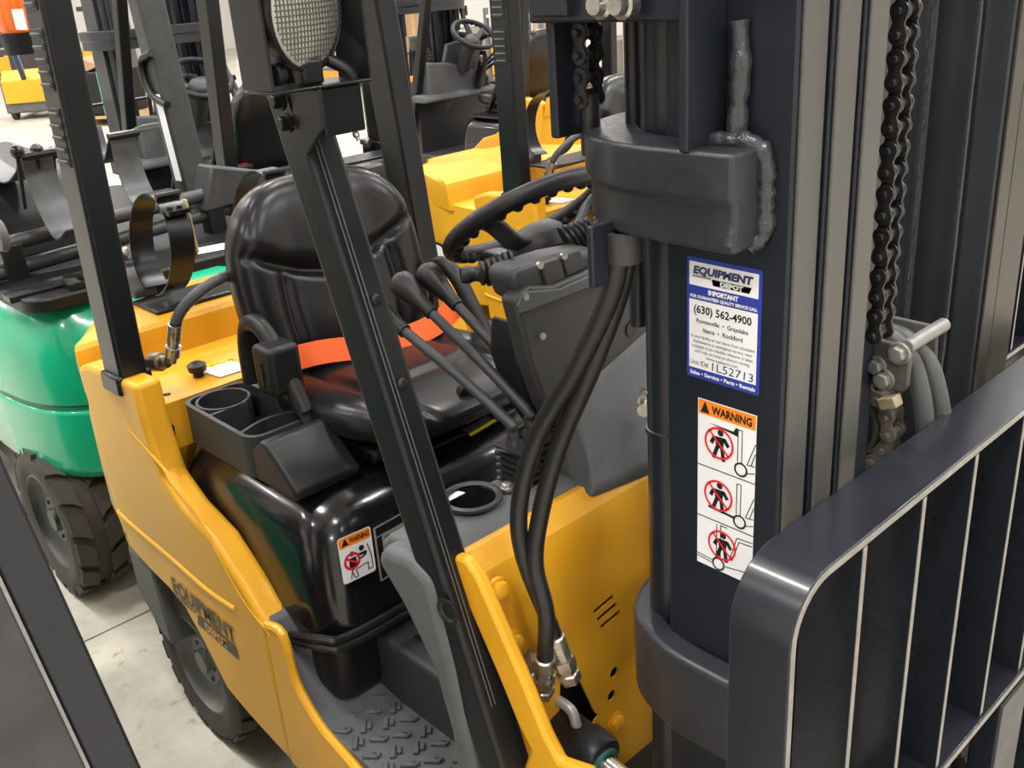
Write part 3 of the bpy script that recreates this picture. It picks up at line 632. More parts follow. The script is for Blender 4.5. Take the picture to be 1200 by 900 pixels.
# headlight in its bracket on the front pillar
lc = U(345, 12, 'Y', -.50)
ld_ = Vector((.92, .34, -.06)).normalized()
brk = part(MB().strap([U(293, -30, 'Y', -.565), U(296, 60, 'Y', -.565), U(300, 106, 'Y', -.565)], (1, 0, 0), .05, .004), 'lamp_bracket', GUARD)
BY0, BY1 = -.555, -.415
zb = U(297, 108, 'Y', BY0).z; BX1 = U(297, 108, 'Y', BY0).x+.045; BX0 = BX1-.07
mb = MB(); mb.bx(BX0, BX1, BY0, BY0+.004, zb, zb+.24).bx(BX0, BX1, BY0, BY1, zb-.003, zb+.001).bx(BX0, BX1, BY1-.004, BY1, zb, zb+.24)
bpy.data.objects.remove(brk); brk = part(mb, 'lamp_bracket', GUARD, .0018)
mb = MB(); mb.prism([(BX0, zb-.003), (BX1, zb-.003), (BX1-.005, zb-.05), (BX1-.05, zb-.085), (BX0+.01, zb-.085)], 'Y', -.494, -.489); mb.bx(BX1-.045, BX1-.006, -.489, -.43, zb-.06, zb-.004)
part(mb, 'bracket_gusset', GUARD, .002)
bk = MB()
for p in ((329, 118), (338, 144)): bk.bolt(U(p[0], p[1], 'Y', -.494), (0, -1, 0), .009, .012)
part(bk, 'bracket_bolts', GUARD)
lctr = Vector(((BX0+BX1)/2+.012, -.487, zb+.084))
HL = part(MB().lathe([(0, -.055), (.03, -.052), (.056, -.03), (.068, -.005), (.070, .006), (.066, .008), (.064, .004), (0, .002)], lctr, ld_, 32), 'headlight', PLASTD, ang=50)
def lens_mat():
    m = mat('ribbed lamp lens', (.62, .62, .55), .18, coat=.6); nt = m.node_tree; b = nt.nodes['Principled BSDF']
    tc = nt.nodes.new('ShaderNodeTexCoord'); mp = nt.nodes.new('ShaderNodeMapping'); mp.inputs['Scale'].default_value = (180, 180, 180)
    ck = nt.nodes.new('ShaderNodeTexChecker'); ck.inputs['Scale'].default_value = 1; ck.inputs[1].default_value = (.72, .72, .62, 1); ck.inputs[2].default_value = (.42, .42, .36, 1)
    nt.links.new(tc.outputs['Object'], mp.inputs['Vector']); nt.links.new(mp.outputs['Vector'], ck.inputs['Vector']); return m
LENS = mat('lamp lens glass', (.5, .5, .42), .2, coat=.5)
le1 = Vector((0, 0, 1)); le1 = (le1-ld_*le1.dot(ld_)).normalized(); le2 = ld_.cross(le1)
V = []; F_ = []; n = 22
MB().lathe([(0, .0125), (.03, .0115), (.060, .008), (.064, .004)], lctr, ld_, 32).build('lens', LENS, HL, ang=60)
mb = MB(); R_ = .0605; c = -R_
ribs = 20
for k in range(ribs):
    t = -R_+2*R_*(k+.5)/ribs; h = math.sqrt(R_*R_-t*t)
    for A, B in ((le1, le2), (le2, le1)):
        pts = [lctr+A*(h*s)+B*t+ld_*(.0130-.005*((h*s)**2+t*t)/R_**2) for s in (-1, -.5, 0, .5, 1)]
        mb.tube(pts, .0010, 5)
mb.build('lens_grid', mat('lens rib', (.1, .1, .09), .35), HL)
mb = MB(); mb.tube(cr([lctr-ld_*.03+Vector((0, .03, -.05)), lctr+Vector((0, .055, -.075)), lctr+Vector((-.005, .058, -.105))], 6), .008, 10); mb.build('lamp_cable', HOSE, HL)
MB().lathe([(0, 0), (.013, 0), (.013, .014), (0, .014)], lctr+Vector((.0, -.04, -.066)), (.2, -1, 0), 18).build('lamp_swivel', PLASTD, HL, .002)
MB().bx(lctr.x-.010, lctr.x+.010, -.505, -.475, zb+.001, zb+.03).build('lamp_mount', PLASTD, HL, .004)
# ------------------------------------------------------------------ LPG tank bracket and hose behind the seat
def ring(cx, cy, cz, r, w, tilt=0):
    pts = [Vector((cx+r*math.cos(a), cy+.02*math.sin(a), cz+r*1.05*math.sin(a))) for a in [math.radians(-80+k*330/30) for k in range(31)]]
    s_ = part(MB().strap(pts, (0, 1, 0), w, .0035), 'tank_strap', GUARD)
    t_ = pts[16]; MB().box(pts[11]+Vector((0, 0, .006)), (.05, w*.9, .010)).tube([pts[13]+Vector((0, -w/2, .012)), pts[13]+Vector((0, w/2, .012))], .008, 8).build('strap_hinge', GUARD, s_)
    bk = MB()
    for q in (-.012, .012): bk.bolt(pts[11]+Vector((.0, q, .012)), (0, 0, 1), .006, .005)
    bk.build('strap_bolts', GUARD, s_)
    return s_
sz = .985
ring(-1.84, -.19, sz+.15, .115, .06); ring(-1.84, .10, sz+.15, .115, .06)
part(MB().bx(-1.90, -1.76, -.27, .20, sz-.002, sz+.010).bx(-1.99, -1.93, -.22, -.16, sz+.0, sz+.05), 'tank_cradle', GUARD, .004)
part(MB().prism([(-1.99, sz+.01), (-1.90, sz+.01), (-1.90, sz+.03), (-1.97, sz+.075), (-2.0, sz+.06)], 'Y', -.26, -.20), 'cradle_saddle', SKIRT, .006)
hs = [(203, 416), (203, 392), (212, 365), (236, 340), (262, 325), (285, 318), (300, 322)]
LH = part(MB().tube(cr([U(x, y, 'Y', v) for (x, y), v in zip(hs, (-.39, -.385, -.37, -.33, -.28, -.22, -.17))], 7), .0115, 12), 'fuel_hose', HOSEG)
c_ = U(203, 408, 'Y', -.39); MB().lathe([(.0115, .06), (.0145, .06), (.0145, .02), (.012, .018), (.012, .005), (.016, .004), (.016, -.018), (.010, -.02), (.010, -.035), (0, -.035)], c_, U(206, 380, 'Y', -.383)-U(203, 416, 'Y', -.39), 14).build('hose_fitting', STEEL, LH)
MB().lathe([(0, 0), (.021, 0), (.021, .03), (.014, .034), (.014, .05), (0, .05)], U(178, 424, 'Y', -.41), U(203, 424, 'Y', -.39)-U(178, 424, 'Y', -.41), 10).build('fuel_coupling', mat('aged brass', (.25, .21, .15), .4, metal=.8, noise=.6), LH, .002)
c0 = U(258, 442, 'Z', .9075); F4 = Flat(c0, U(296, 430, 'Z', .9075)-c0, (-1, -.15, 0)); w4 = (U(296, 430, 'Z', .9075)-c0).length; h4 = .095
pl = MB(); F4.poly(pl, [(0, 0), (w4, 0), (w4, h4), (0, h4)], 0); CL = part(pl, 'caution_label', WHITE)
m_ = MB(); F4.poly(m_, [(0, h4*.8), (w4, h4*.8), (w4, h4), (0, h4)], 1); m_.build('yellow_band', YELP, CL)
F4.text('CAUTION', h4*.17, w4*.28, h4*.84, 'lettering', BLACKP, CL, bold=.0004, sx=.9)
m_ = MB()
for k in range(6): F4.bar(m_, (w4*.06, h4*(.1+.11*k)), (w4*(.92-.07*((k*5) % 3)), h4*(.1+.11*k)), .0026, 1)
m_.build('printed_lines', mat('grey print', (.25, .25, .26), .5), CL)
part(MB().lathe([(0, 0), (.012, 0), (.012, .012), (.02, .014), (.022, .028), (.012, .034), (0, .034)], U(233, 441, 'Z', .905), (0, 0, 1), 9), 'hood_knob', PLASTD)
# ------------------------------------------------------------------ wheels
def tyre(name, c, R, w, rimm, hub, lugs, parent, ny=-1, lug_h=.012, wide=1):
    c = Vector(c); ax = Vector((0, ny, 0)); h = w/2
    T = MB().lathe([(R*.62, -h), (R*.9, -h), (R-lug_h, -h*.92), (R-lug_h, -h*.7), (R-lug_h, h*.7), (R-lug_h, h*.92), (R*.90, h), (R*.80, h+.004), (R*.68, h), (R*.62, h*.9), (R*.62, -h)], c, ax, 48).build(name, RUB, parent, ang=50)
    lm = MB()
    for k in range(lugs):
        for s in (-1, 1):
            a0 = 2*math.pi*(k+(.5 if s > 0 else 0))/lugs; da = 2*math.pi/lugs*.36; vs = []
            for hh_, sk in ((.02*s, -.3*s*0), (h*.55*s, .12), (h*1.0*s, .22)):
                for da_ in (-da, da):
                    for rr in (R-lug_h, R if abs(hh_) < h*.9 else R-.004):
                        a = a0+da_+sk*2*math.pi/lugs*1.4; vs.append(c+ax*hh_+Vector((math.cos(a), 0, math.sin(a)))*rr)
            lm.add(vs, [(0, 1, 3, 2), (8, 10, 11, 9), (1, 5, 7, 3), (5, 9, 11, 7), (0, 4, 5, 1), (4, 8, 9, 5), (2, 3, 7, 6), (6, 7, 11, 10), (0, 2, 6, 4), (4, 6, 10, 8)])
            if wide:   # shoulder wrap
                vs2 = []
                for da_ in (-da, da):
                    for rr, hh_ in ((R-.004, h*1.0*s), (R*.90, h*1.03*s), (R*.90, h*.9*s)):
                        a = a0+da_+.22*2*math.pi/lugs*1.4; vs2.append(c+ax*hh_+Vector((math.cos(a), 0, math.sin(a)))*rr)
                lm.add(vs2, [(0, 1, 2), (5, 4, 3), (0, 3, 4, 1), (1, 4, 5, 2), (0, 2, 5, 3)])
    tag(lm.build('tread_lugs', RUB, T, .002, seg=1), kind='stuff')
    MB().lathe([(R*.63, h*.92), (R*.60, h*.95), (R*.57, h*.7), (R*.50, h*.55), (R*.34, h*.5), (R*.30, h*.62), (R*.16, h*.62), (R*.14, h*.8), (0, h*.8)], c, ax, 40).build('rim', rimm, T, ang=40)
    bk = MB()
    for k in range(6): a = k*math.pi/3; bk.bolt(c+ax*(h*.60)+Vector((math.cos(a), 0, math.sin(a)))*R*.23, ax, .006, .006)
    bk.build('wheel_nuts', rimm, T); return T
tyre('rear_wheel', (-1.50, -.40, .208), .208, .13, RIMG, 0, 18, FL, -1, .010, 0)
tyre('rear_wheel', (-1.50, .27, .208), .208, .13, RIMG, 0, 18, FL, 1, .010, 0)
tyre('front_wheel', (-.22, -.46, .26), .26, .15, RIMG, 0, 20, FL, -1)
tyre('front_wheel', (-.22, .33, .26), .26, .15, RIMG, 0, 20, FL, 1)
part(MB().bx(-1.9, -.25, -.33, .20, .14, .42).bx(-1.55, -1.45, -.36, .23, .16, .26), 'chassis', RIM, .01)
# ------------------------------------------------------------------ mast
WY = -.36                                    # outer face of the right hand rail
ZT = 2.25
DUSTLIT = mat('dusty lit mast paint', (.034, .038, .045), .4, noise=.6, nscale=6, col2=(.018, .021, .027))  # paler far rails: dust and reflected light both put into the paint colour
def MIR(o): n = mirror_y(o); n.data.materials.clear(); n.data.materials.append(DUSTLIT); return n
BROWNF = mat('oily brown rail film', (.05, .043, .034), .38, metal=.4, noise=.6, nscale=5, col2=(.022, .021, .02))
def rail(poly, name, m, z0=.06, z1=ZT, bev=.004):
    return part(MB().prism(poly, 'Z', z0, z1), name, m, bev)
# outer channel, middle and inner beams (plan sections); bright front flanges
ro = [(-.150, WY), (-.004, WY), (-.004, WY+.042), (-.026, WY+.042), (-.026, WY+.016), (-.128, WY+.016), (-.128, WY+.042), (-.150, WY+.042)]
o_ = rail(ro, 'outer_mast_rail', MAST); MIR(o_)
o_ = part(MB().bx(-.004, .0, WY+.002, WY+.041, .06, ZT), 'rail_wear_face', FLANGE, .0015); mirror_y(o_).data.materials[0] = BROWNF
rm = [(-.118, WY+.049), (.002, WY+.049), (.002, WY+.086), (-.028, WY+.086), (-.028, WY+.074), (-.10, WY+.074), (-.10, WY+.086), (-.118, WY+.086)]
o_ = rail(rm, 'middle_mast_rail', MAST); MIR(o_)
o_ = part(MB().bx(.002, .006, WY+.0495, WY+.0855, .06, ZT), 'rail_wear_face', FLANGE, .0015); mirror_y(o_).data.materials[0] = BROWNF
ri = [(-.112, WY+.096), (.006, WY+.096), (.006, WY+.130), (-.03, WY+.130), (-.03, WY+.118), (-.094, WY+.118), (-.094, WY+.130), (-.112, WY+.130)]
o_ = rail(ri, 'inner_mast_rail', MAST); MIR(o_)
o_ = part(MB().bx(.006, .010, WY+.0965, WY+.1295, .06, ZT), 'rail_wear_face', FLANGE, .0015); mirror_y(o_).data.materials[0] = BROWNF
# weld beads run along the far rail and the edge of the near one
def weld(a, b, r, name='weld_bead', m=None, n=60):
    a, b = Vector(a), Vector(b); k_ = [a.lerp(b, k/n) for k in range(n+1)]
    return part(MB().tube(k_, [r*(.75+.35*random.random()) for _ in k_], 7), name, m or MAST)
WELD = mat('painted weld', (.05, .054, .06), .16, metal=.3, bump=.5, bscale=130)
weld((-.03, 2*YC-WY-.145, .6), (-.03, 2*YC-WY-.145, ZT), .0035, m=WELD); weld((-.094, 2*YC-WY-.128, .6), (-.094, 2*YC-WY-.128, ZT), .005, m=WELD)
# lift cylinders behind the rails
for cyl in (WY+.045, 2*YC-WY-.045):
    LC = part(MB().lathe([(0, .25), (.030, .25), (.030, 2.2), (0, 2.2)], (-.178, cyl, 0), (0, 0, 1), 28), 'lift_cylinder', MAST)
    MB().lathe([(.030, 1.18), (.0325, 1.181), (.0325, 1.187), (.030, 1.188)], (-.178, cyl, 0), (0, 0, 1), 28).build('cylinder_band', MAST, LC)
    part(MB().tube([Vector((-.232, cyl+.005, z)) for z in (1.3, 2.2)], .010, 10), 'oil_pipe', MAST)
# upper cast tie bar wrapping round the rail and cylinder
def tie(z0, z1, dz, name, x_end, xr=-.272, th=.058, yo=WY-.058):
    """loop in plan: along the outside of the rail, round behind it, on across the truck"""
    path = cr([Vector((x_end, WY-th*.48, 0)), Vector((-.07, WY-th*.5, 0)), Vector((xr+.105, WY-th*.42, 0)), Vector((xr+.045, WY+.008, 0)), Vector((xr+.012, WY+.055, 0)), Vector((xr, WY+.14, 0)), Vector((xr, YC, 0))], 6)
    path = path+[Vector((p.x, 2*YC-p.y, 0)) for p in reversed(path[:-1])]; m = MB(); loops = []
    for i, p in enumerate(path):
        d = (path[min(i+1, len(path)-1)]-path[max(i-1, 0)]).normalized(); nn = Vector((-d.y, d.x, 0))
        loops.append([p-nn*th/2+Vector((0, 0, z0)), p-nn*th/2+Vector((0, 0, z1)), p+nn*th/2+Vector((0, 0, z1)), p+nn*th/2+Vector((0, 0, (z0*.47+z1*.53))), p+nn*(th/2-dz)+Vector((0, 0, (z0*.53+z1*.47))), p+nn*(th/2-dz)+Vector((0, 0, z0))])
    m.loft(loops); return part(m, name, CAST, .007, seg=3, ang=50)
CAST = mat('thick painted casting', (.026, .029, .035), .36, noise=.3, nscale=9, col2=(.02, .022, .027), bump=.35, bscale=38, rvar=.08)
tz1 = U(860, 182, 'Y', WY-.058).z; tz0 = U(860, 302, 'Y', WY-.055).z
TXE = U(905, 200, 'Y', WY-.01).x
tie(tz0, tz1, .006, 'upper_tie_bar', TXE-.012)
tie(U(760, 842, 'Y', WY-.036).z, U(800, 774, 'Y', WY-.036).z, .001, 'lower_tie_bar', -.005, -.232, .036)
# weld run down the end of the tie bar and up the bracket plate
def blob(path, r): P = cr(path, 8); return part(MB().tube(P, [r*(.8+.4*random.random()) for _ in P], 10), 'weld_bead', WELD, ang=80)
e = TXE
blob([Vector((e-.072, WY-.020, tz1+.001)), Vector((e-.045, WY-.018, tz1+.004)), Vector((e-.022, WY-.012, tz1+.002)), Vector((e-.011, WY-.006, tz1-.012)), Vector((e-.010, WY-.004, (tz0+tz1)/2)), Vector((e-.011, WY-.005, tz0+.012)), Vector((e-.022, WY-.012, tz0-.001))], .0095)
blob([Vector((e-.018, WY-.050, tz1-.006)), Vector((e-.015, WY-.046, (tz0+tz1)/2)), Vector((e-.018, WY-.048, tz0+.008))], .0045)
# bracket plate standing on the tie bar, with its own weld, and the flat cross strap above
px0 = U(825, 100, 'Y', WY-.03).x; px1 = U(848, 100, 'Y', WY-.012).x
part(MB().bx(px0-.006, px0+.004, WY-.060, WY, tz1-.002, 2.2), 'bracket_plate', MAST, .002)
xw = U(868, 90, 'Y', WY-.008).x
blob([Vector((xw-.004, WY-.006, U(868, 24, 'Y', WY-.006).z)), Vector((xw, WY-.008, 1.60)), Vector((xw-.002, WY-.010, tz1+.006))], .009)
blob([U(800, 162, 'Y', WY-.02), U(812, 158, 'Y', WY-.015), U(822, 163, 'Y', WY-.02)], .010)
cs0 = U(712, 26, 'Y', WY-.03); cs1 = U(824, 30, 'Y', WY-.03)
part(MB().bx(-.30, px0, WY-.035, WY-.023, cs0.z, 2.15), 'cross_strap', MAST, .003)
part(MB().bx(-.285, -.235, WY-.046, WY-.034, U(730, 18, 'Y', WY-.04).z, 1.72), 'strap_plate', MAST, .002)
bk = MB()
for p in ((713, 4), (738, 4)): bk.lathe([(0, .022), (.009, .022), (.011, .014), (.014, .012), (.014, 0), (0, 0)], U(p[0], p[1], 'Y', WY-.046), (0, -1, 0), 12)
part(bk, 'strap_bolts', STEEL)
# chains ---------------------------------------------------------------
PITCH = .0222
def link_meshes():
    r = .0098; out = []
    for kind in (0, 1):
        m = MB(); pts = []
        for k in range(9): a = math.pi*k/8; pts.append((r*math.cos(a), PITCH+r*math.sin(a)))
        for k in range(9): a = math.pi+math.pi*k/8; pts.append((r*math.cos(a), r*math.sin(a)))
        pts = pts[:9]+[(-r*.62, PITCH/2)]+pts[9:]+[(r*.62, PITCH/2)]
        for y in ((-.0145, .0115) if kind == 0 else (-.0105, .0075)): m.prism(pts, 'Y', y, y+.003)
        if kind == 0:
            for z in (0, PITCH): m.lathe([(0, -.019), (.0035, -.019), (.0042, -.0175), (.0042, .018), (0, .018)], (0, 0, z), (0, 1, 0), 10)
        else:
            for z in (0, PITCH): m.lathe([(.0, -.008), (.0062, -.008), (.0062, .008), (.0, .008)], (0, 0, z), (0, 1, 0), 10)
        out.append(m.mesh('link', GREASE))
    return out
LK = link_meshes()
LK2 = [m.copy() for m in LK]
for m in LK2: m.materials[0] = DIRTY
def chain(x, y, z0, z1, name='lift_chain'):
    n = int((z1-z0)/PITCH); CH = part(MB().bx(x-.003, x+.003, y-.006, y+.006, z0, z0+.01), name, GREASE)
    for k in range(n): inst(LK[k % 2], 'link', CH, (x, y, z0+k*PITCH))
    return CH
cy_ = -.175; cx_ = U(1053, 120, 'Y', cy_).x
chain(cx_, cy_, 1.30, 1.80)
part(MB().bx(cx_-.03, cx_-.022, cy_-.03, cy_+.035, .5, ZT), 'chain_guide', MAST)
# chain on the tilt side of the near rail (behind the cylinder)
chain(-.262, WY+.012, tz1+.03, 1.72); part(MB().bx(-.292, -.28, WY-.02, WY+.03, tz1-.01, 1.73), 'chain_anchor', MAST, .003); part(MB().tube([Vector((-.262, WY+.012, tz1-.03)), Vector((-.262, WY+.012, tz1+.034))], .011, 10), 'anchor_stud', GREASE)
# free lift cylinder, its chain wheels, bracket plates and hose loop -----
part(MB().lathe([(0, .2), (.055, .2), (.055, 1.04), (.048, 1.05), (.048, 1.10), (0, 1.10)], (-.065, YC, 0), (0, 0, 1), 32), 'free_lift_cylinder', MAST)
sy = -.10; sc = U(994, 490, 'Y', sy); sr = (U(1040, 470, 'Y', sy)-sc).length*.80
SW = part(MB().lathe([(.018, -.012), (sr*.55, -.012), (sr*.6, -.006), (sr*.80, -.006), (sr*.84, -.014), (sr*.96, -.014), (sr*.96, .014), (.018, .014)], sc, (0, 1, 0), 40), 'chain_wheel', mat('dusty sheave', (.06, .056, .05), .55, noise=.6, nscale=20))
MB().lathe([(0, -.026), (.014, -.026), (.02, -.02), (.02, .02), (0, .02)], sc, (0, 1, 0), 18).build('axle', DIRTY, SW)
nl = int(2*math.pi*(sr+.009)/PITCH); 
for k in range(nl):
    a = 2*math.pi*k/nl; rr = sr+.010; p = sc+Vector((math.cos(a), 0, math.sin(a)))*rr
    inst(LK2[k % 2], 'link', SW, p, (0, -(a+math.pi/2+math.pi/nl)+math.pi/2, 0))
pw = MB()
pla = [U(x, y, 'Y', sy-.035) for x, y in ((985, 386), (1003, 390), (1063, 404), (1070, 414), (1066, 452), (1060, 459), (1030, 452), (985, 436))]
PLT = part(MB().prism([(p.x, p.z) for p in pla], 'Y', sy-.040, sy-.033), 'sheave_plate', mat('dusty grey plate', (.12, .115, .105), .55, noise=.6, nscale=18, col2=(.05, .047, .043)), .0025)
plb = [U(x, y, 'Y', sy+.05) for x, y in ((985, 357), (1090, 380), (1099, 392), (1096, 460), (985, 440))]
PL2 = part(MB().prism([(p.x, p.z) for p in plb], 'Y', sy+.048, sy+.054), 'sheave_plate', mat('dusty grey plate', (.12, .115, .105), .55, noise=.6, nscale=18, col2=(.05, .047, .043)), .0025)
sa = U(1066, 408, 'Y', sy-.036); MB().lathe([(0, 0), (.0085, 0), (.0085, .092), (0, .092)], Vector((sa.x-.004, sy-.036, sa.z)), (0, 1, 0), 14).build('spacer_pin', EDGE, PLT)
bk = MB()
for p, r in (((1054, 414), .010), ((1007, 415), .010), ((1036, 444), .010), ((1028, 428), .009)): bk.bolt(U(p[0], p[1], 'Y', sy-.040), (0, -1, 0), r, .010)
bk.build('plate_bolts', EDGE, PLT, .001)
MB().box(U(1043, 471, 'Y', sy-.03), (.022, .018, .014), Matrix.Rotation(-.4, 3, 'Y')).build('cotter_block', mat('brass clip', (.5, .42, .25), .5, metal=.3, noise=.6), PLT, .002)
hp = [U(x, y, 'Y', sy+.012) for x, y in ((985, 388), (1010, 384), (1040, 392), (1066, 420), (1078, 455), (1084, 495), (1086, 540), (1086, 620))]
HP = part(MB().tube(cr(hp, 7), .0115, 12), 'mast_hose', HOSEG)
part(MB().tube(cr([p+Vector((.010, .026, -.010)) for p in hp], 7), .0115, 12), 'mast_hose', HOSEG)
# chain runs and hoses low behind the backrest
chain(.0, -.215, .62, 1.10); chain(.0, -.075, .62, 1.06)
# carriage behind the backrest
part(MB().bx(-.008, .03, -.33, .20, .50, .60).bx(-.008, .03, -.33, .20, .18, .26).bx(-.03, .02, -.19, -.15, .2, .62).bx(-.03, .02, .05, .09, .2, .62), 'carriage', MAST, .006)
# ------------------------------------------------------------------ load backrest
BX0_, BX1_ = .032, .098; BYE = .498; BZ = 1.172; BR = .062; TH = .010
arc = [(-BYE, .12)]+[(-BYE, .7)]
for k in range(9): a = math.pi-math.pi/2*k/8; arc.append((-BYE+BR+BR*math.cos(a), BZ-BR+BR*math.sin(a)))
arc += [(2*YC-y, z) for y, z in reversed(arc)]
mb = MB(); loops = []
for i, (y, z) in enumerate(arc):
    p = Vector((0, y, z)); a = Vector((0, *arc[max(i-1, 0)])); b = Vector((0, *arc[min(i+1, len(arc)-1)])); d = (b-a).normalized(); nn = Vector((0, d.z, -d.y))
    loops.append([p+Vector((BX0_, 0, 0)), p+Vector((BX1_, 0, 0)), p+nn*TH+Vector((BX1_, 0, 0)), p+nn*TH+Vector((BX0_, 0, 0))])
mb.loft(loops); LB = part(mb, 'load_backrest', LBRM, .0015, ang=45)
mb = MB(); loops = []
for i, (y, z) in enumerate(arc):
    p = Vector((0, y, z)); a = Vector((0, *arc[max(i-1, 0)])); b = Vector((0, *arc[min(i+1, len(arc)-1)])); d = (b-a).normalized(); nn = Vector((0, d.z, -d.y))
    loops.append([p+nn*.0015+Vector((BX1_, 0, 0)), p+nn*.0015+Vector((BX1_+.0006, 0, 0)), p+nn*(TH-.001)+Vector((BX1_+.0006, 0, 0)), p+nn*(TH-.001)+Vector((BX1_, 0, 0))])
mb.loft(loops); mb.build('frame_edge', EDGE, LB)
LZ0 = .70
bar = MB().bx(BX0_+.002, BX1_-.001, -.0045, .0045, LZ0, BZ-.004).mesh('bar', LBRM); bare = MB().bx(BX1_-.001, BX1_-.0003, -.0038, .0038, LZ0+.004, BZ-.012).mesh('bar_edge', EDGE)
for y in (-.369, -.246, -.121, .012, .14, .262):
    b_ = inst(bar, 'bar', LB, (0, y, 0)); inst(bare, 'bar_edge', b_, (0, y, 0))
MB().bx(BX0_-.01, BX1_+.004, -BYE+.01, 2*YC+BYE-.01, LZ0-.012, LZ0).build('lower_rail', LBRM, LB, .002)
MB().bx(BX1_+.004, BX1_+.0046, -BYE+.01, 2*YC+BYE-.01, LZ0-.011, LZ0-.001).build('rail_edge', EDGE, LB)
w_ = MB()
for y in (-.246, -.121, .012, .14):
    P = [Vector((BX0_+k*.006, y+.007, LZ0+.002)) for k in range(11)]; w_.tube(P, [.004*(.7+.6*random.random()) for _ in P], 6)
w_.build('weld_bead', WELD, LB)
# fork shanks with their blades
for y in (.17, -.30):
    FK = part(MB().prism([(.05, .04), (1.1, .04), (1.1, .048), (.2, .075), (.09, .075), (.09, .64), (.05, .64)], 'Y', y-.05, y+.05), 'fork', MAST, .004)
# ------------------------------------------------------------------ stickers on the mast
def on_web(x, y): return U(x, y, 'Y', WY-.0006)
a, b, c_, d_ = on_web(806, 300), on_web(895, 318), on_web(889.5, 466), on_web(805, 439)
w = ((b.x-a.x)+(c_.x-d_.x))/2; h = ((a.z-d_.z)+(b.z-c_.z))/2; ux = (b-a); ux = Vector((ux.x, 0, ux.z)).normalized()
F = Flat(Vector((d_.x, WY-.0006, d_.z)), ux, (0, 0, 1)); pl = MB(); F.poly(pl, rrect(0, w, 0, h, .003), 0); ES = part(pl, 'service_sticker', BLUE)
m_ = MB(); F.poly(m_, [(w*.035, h*.775), (w*.955, h*.775), (w*.955, h*.965), (w*.035, h*.965)], 1); F.poly(m_, [(w*.035, h*.085), (w*.955, h*.085), (w*.955, h*.66), (w*.035, h*.66)], 1); m_.build('white_panel', WHITE, ES)
def fit(t, wd, x, y, hgt, m, align='CENTER', **k):
    t_ = F.text(t, hgt, 0, 0, 'lettering', m, ES, k=2, **k); vs = t_.data.vertices; xs_ = [F.ux.dot(v.co-F.o) for v in vs]; mn, mx = min(xs_), max(xs_); s = wd/(mx-mn) if mx > mn else 1
    for v in vs:
        q = F.ux.dot(v.co-F.o); v.co = v.co+F.ux*((q-mn)*s-q)+F.ux*x+F.uy*y
    return t_
fit('EQUIPMENT', w*.80, w*.09, h*.875, h*.082, NAVY, bold=.0006, shear=.15)
m_ = MB(); F.poly(m_, [(w*.36, h*.80), (w*.84, h*.80), (w*.87, h*.85), (w*.34, h*.85)], 1)
for k in range(8): F.poly(m_, [(w*(.08+.032*k), h*.842), (w*(.098+.032*k), h*.842), (w*(.108+.032*k), h*.862), (w*(.09+.032*k), h*.862)], 1)
m_.build('logo_band', NAVY, ES)
fit('DEPOT', w*.30, w*.46, h*.808, h*.05, WHITE, bold=.0003)
fit('IMPORTANT', w*.40, w*.30, h*.722, h*.05, WHITE, bold=.0004)
fit('FOR GUARANTEED QUALITY SERVICE CALL', w*.90, w*.05, h*.677, h*.034, WHITE, bold=.0002)
fit('(630) 562-4900', w*.78, w*.10, h*.555, h*.09, BLACKP, bold=.0003)
fit('Romeoville  \u2022  Grayslake', w*.70, w*.14, h*.475, h*.052, BLACKP, bold=.0001)
fit('Itasca  \u2022  Rockford', w*.54, w*.23, h*.405, h*.052, BLACKP, bold=.0001)
for i, t in enumerate(('In your facility or our store, from scheduled', 'maintenance to emergency service, even', 'complete truck rebuilds, whatever it takes,', "we'll help you keep production moving.", 'www.eqdepot.com')):
    ww = (.86, .80, .84, .76, .44)[i]; fit(t, w*ww, w*(.495-ww/2), h*(.345-.041*i), h*.038, BLACKP)
fit('Unit ID#', w*.26, w*.05, h*.115, h*.06, BLACKP)
fit('1L52713', w*.56, w*.36, h*.10, h*.10, NAVY, shear=.05)
fit('Sales \u2022 Service \u2022 Parts \u2022 Rentals', w*.90, w*.05, h*.030, h*.045, WHITE, bold=.0002)
# warning sticker with three panels
a, b, c_ = on_web(817, 465), on_web(886, 487), on_web(817, 657); w = b.x-a.x; h = a.z-c_.z; ux = b-a; ux = Vector((ux.x, 0, ux.z)).normalized()
F = Flat(Vector((c_.x, WY-.0006, c_.z)), ux, (0, 0, 1)); pl = MB(); F.poly(pl, [(0, 0), (w, 0), (w, h), (0, h)], 0); WS = part(pl, 'warning_sticker', WHITE)
m_ = MB(); F.poly(m_, [(.001, h*.915), (w-.001, h*.915), (w-.001, h-.001), (.001, h-.001)], 1); m_.build('orange_band', ORNP, WS)
t_ = F.text('WARNING', h*.062, w*.25, h*.932, 'lettering', BLACKP, WS, bold=.0005, sx=w*.70/(h*.062*5.0))
K = MB(); R_ = MB(); G_ = MB()
F.poly(K, [(w*.05, h*.925), (w*.21, h*.925), (w*.13, h*.99)], 2)
for yy in (.615, .305): F.bar(K, (0, h*yy), (w, h*yy), .0012, 1)
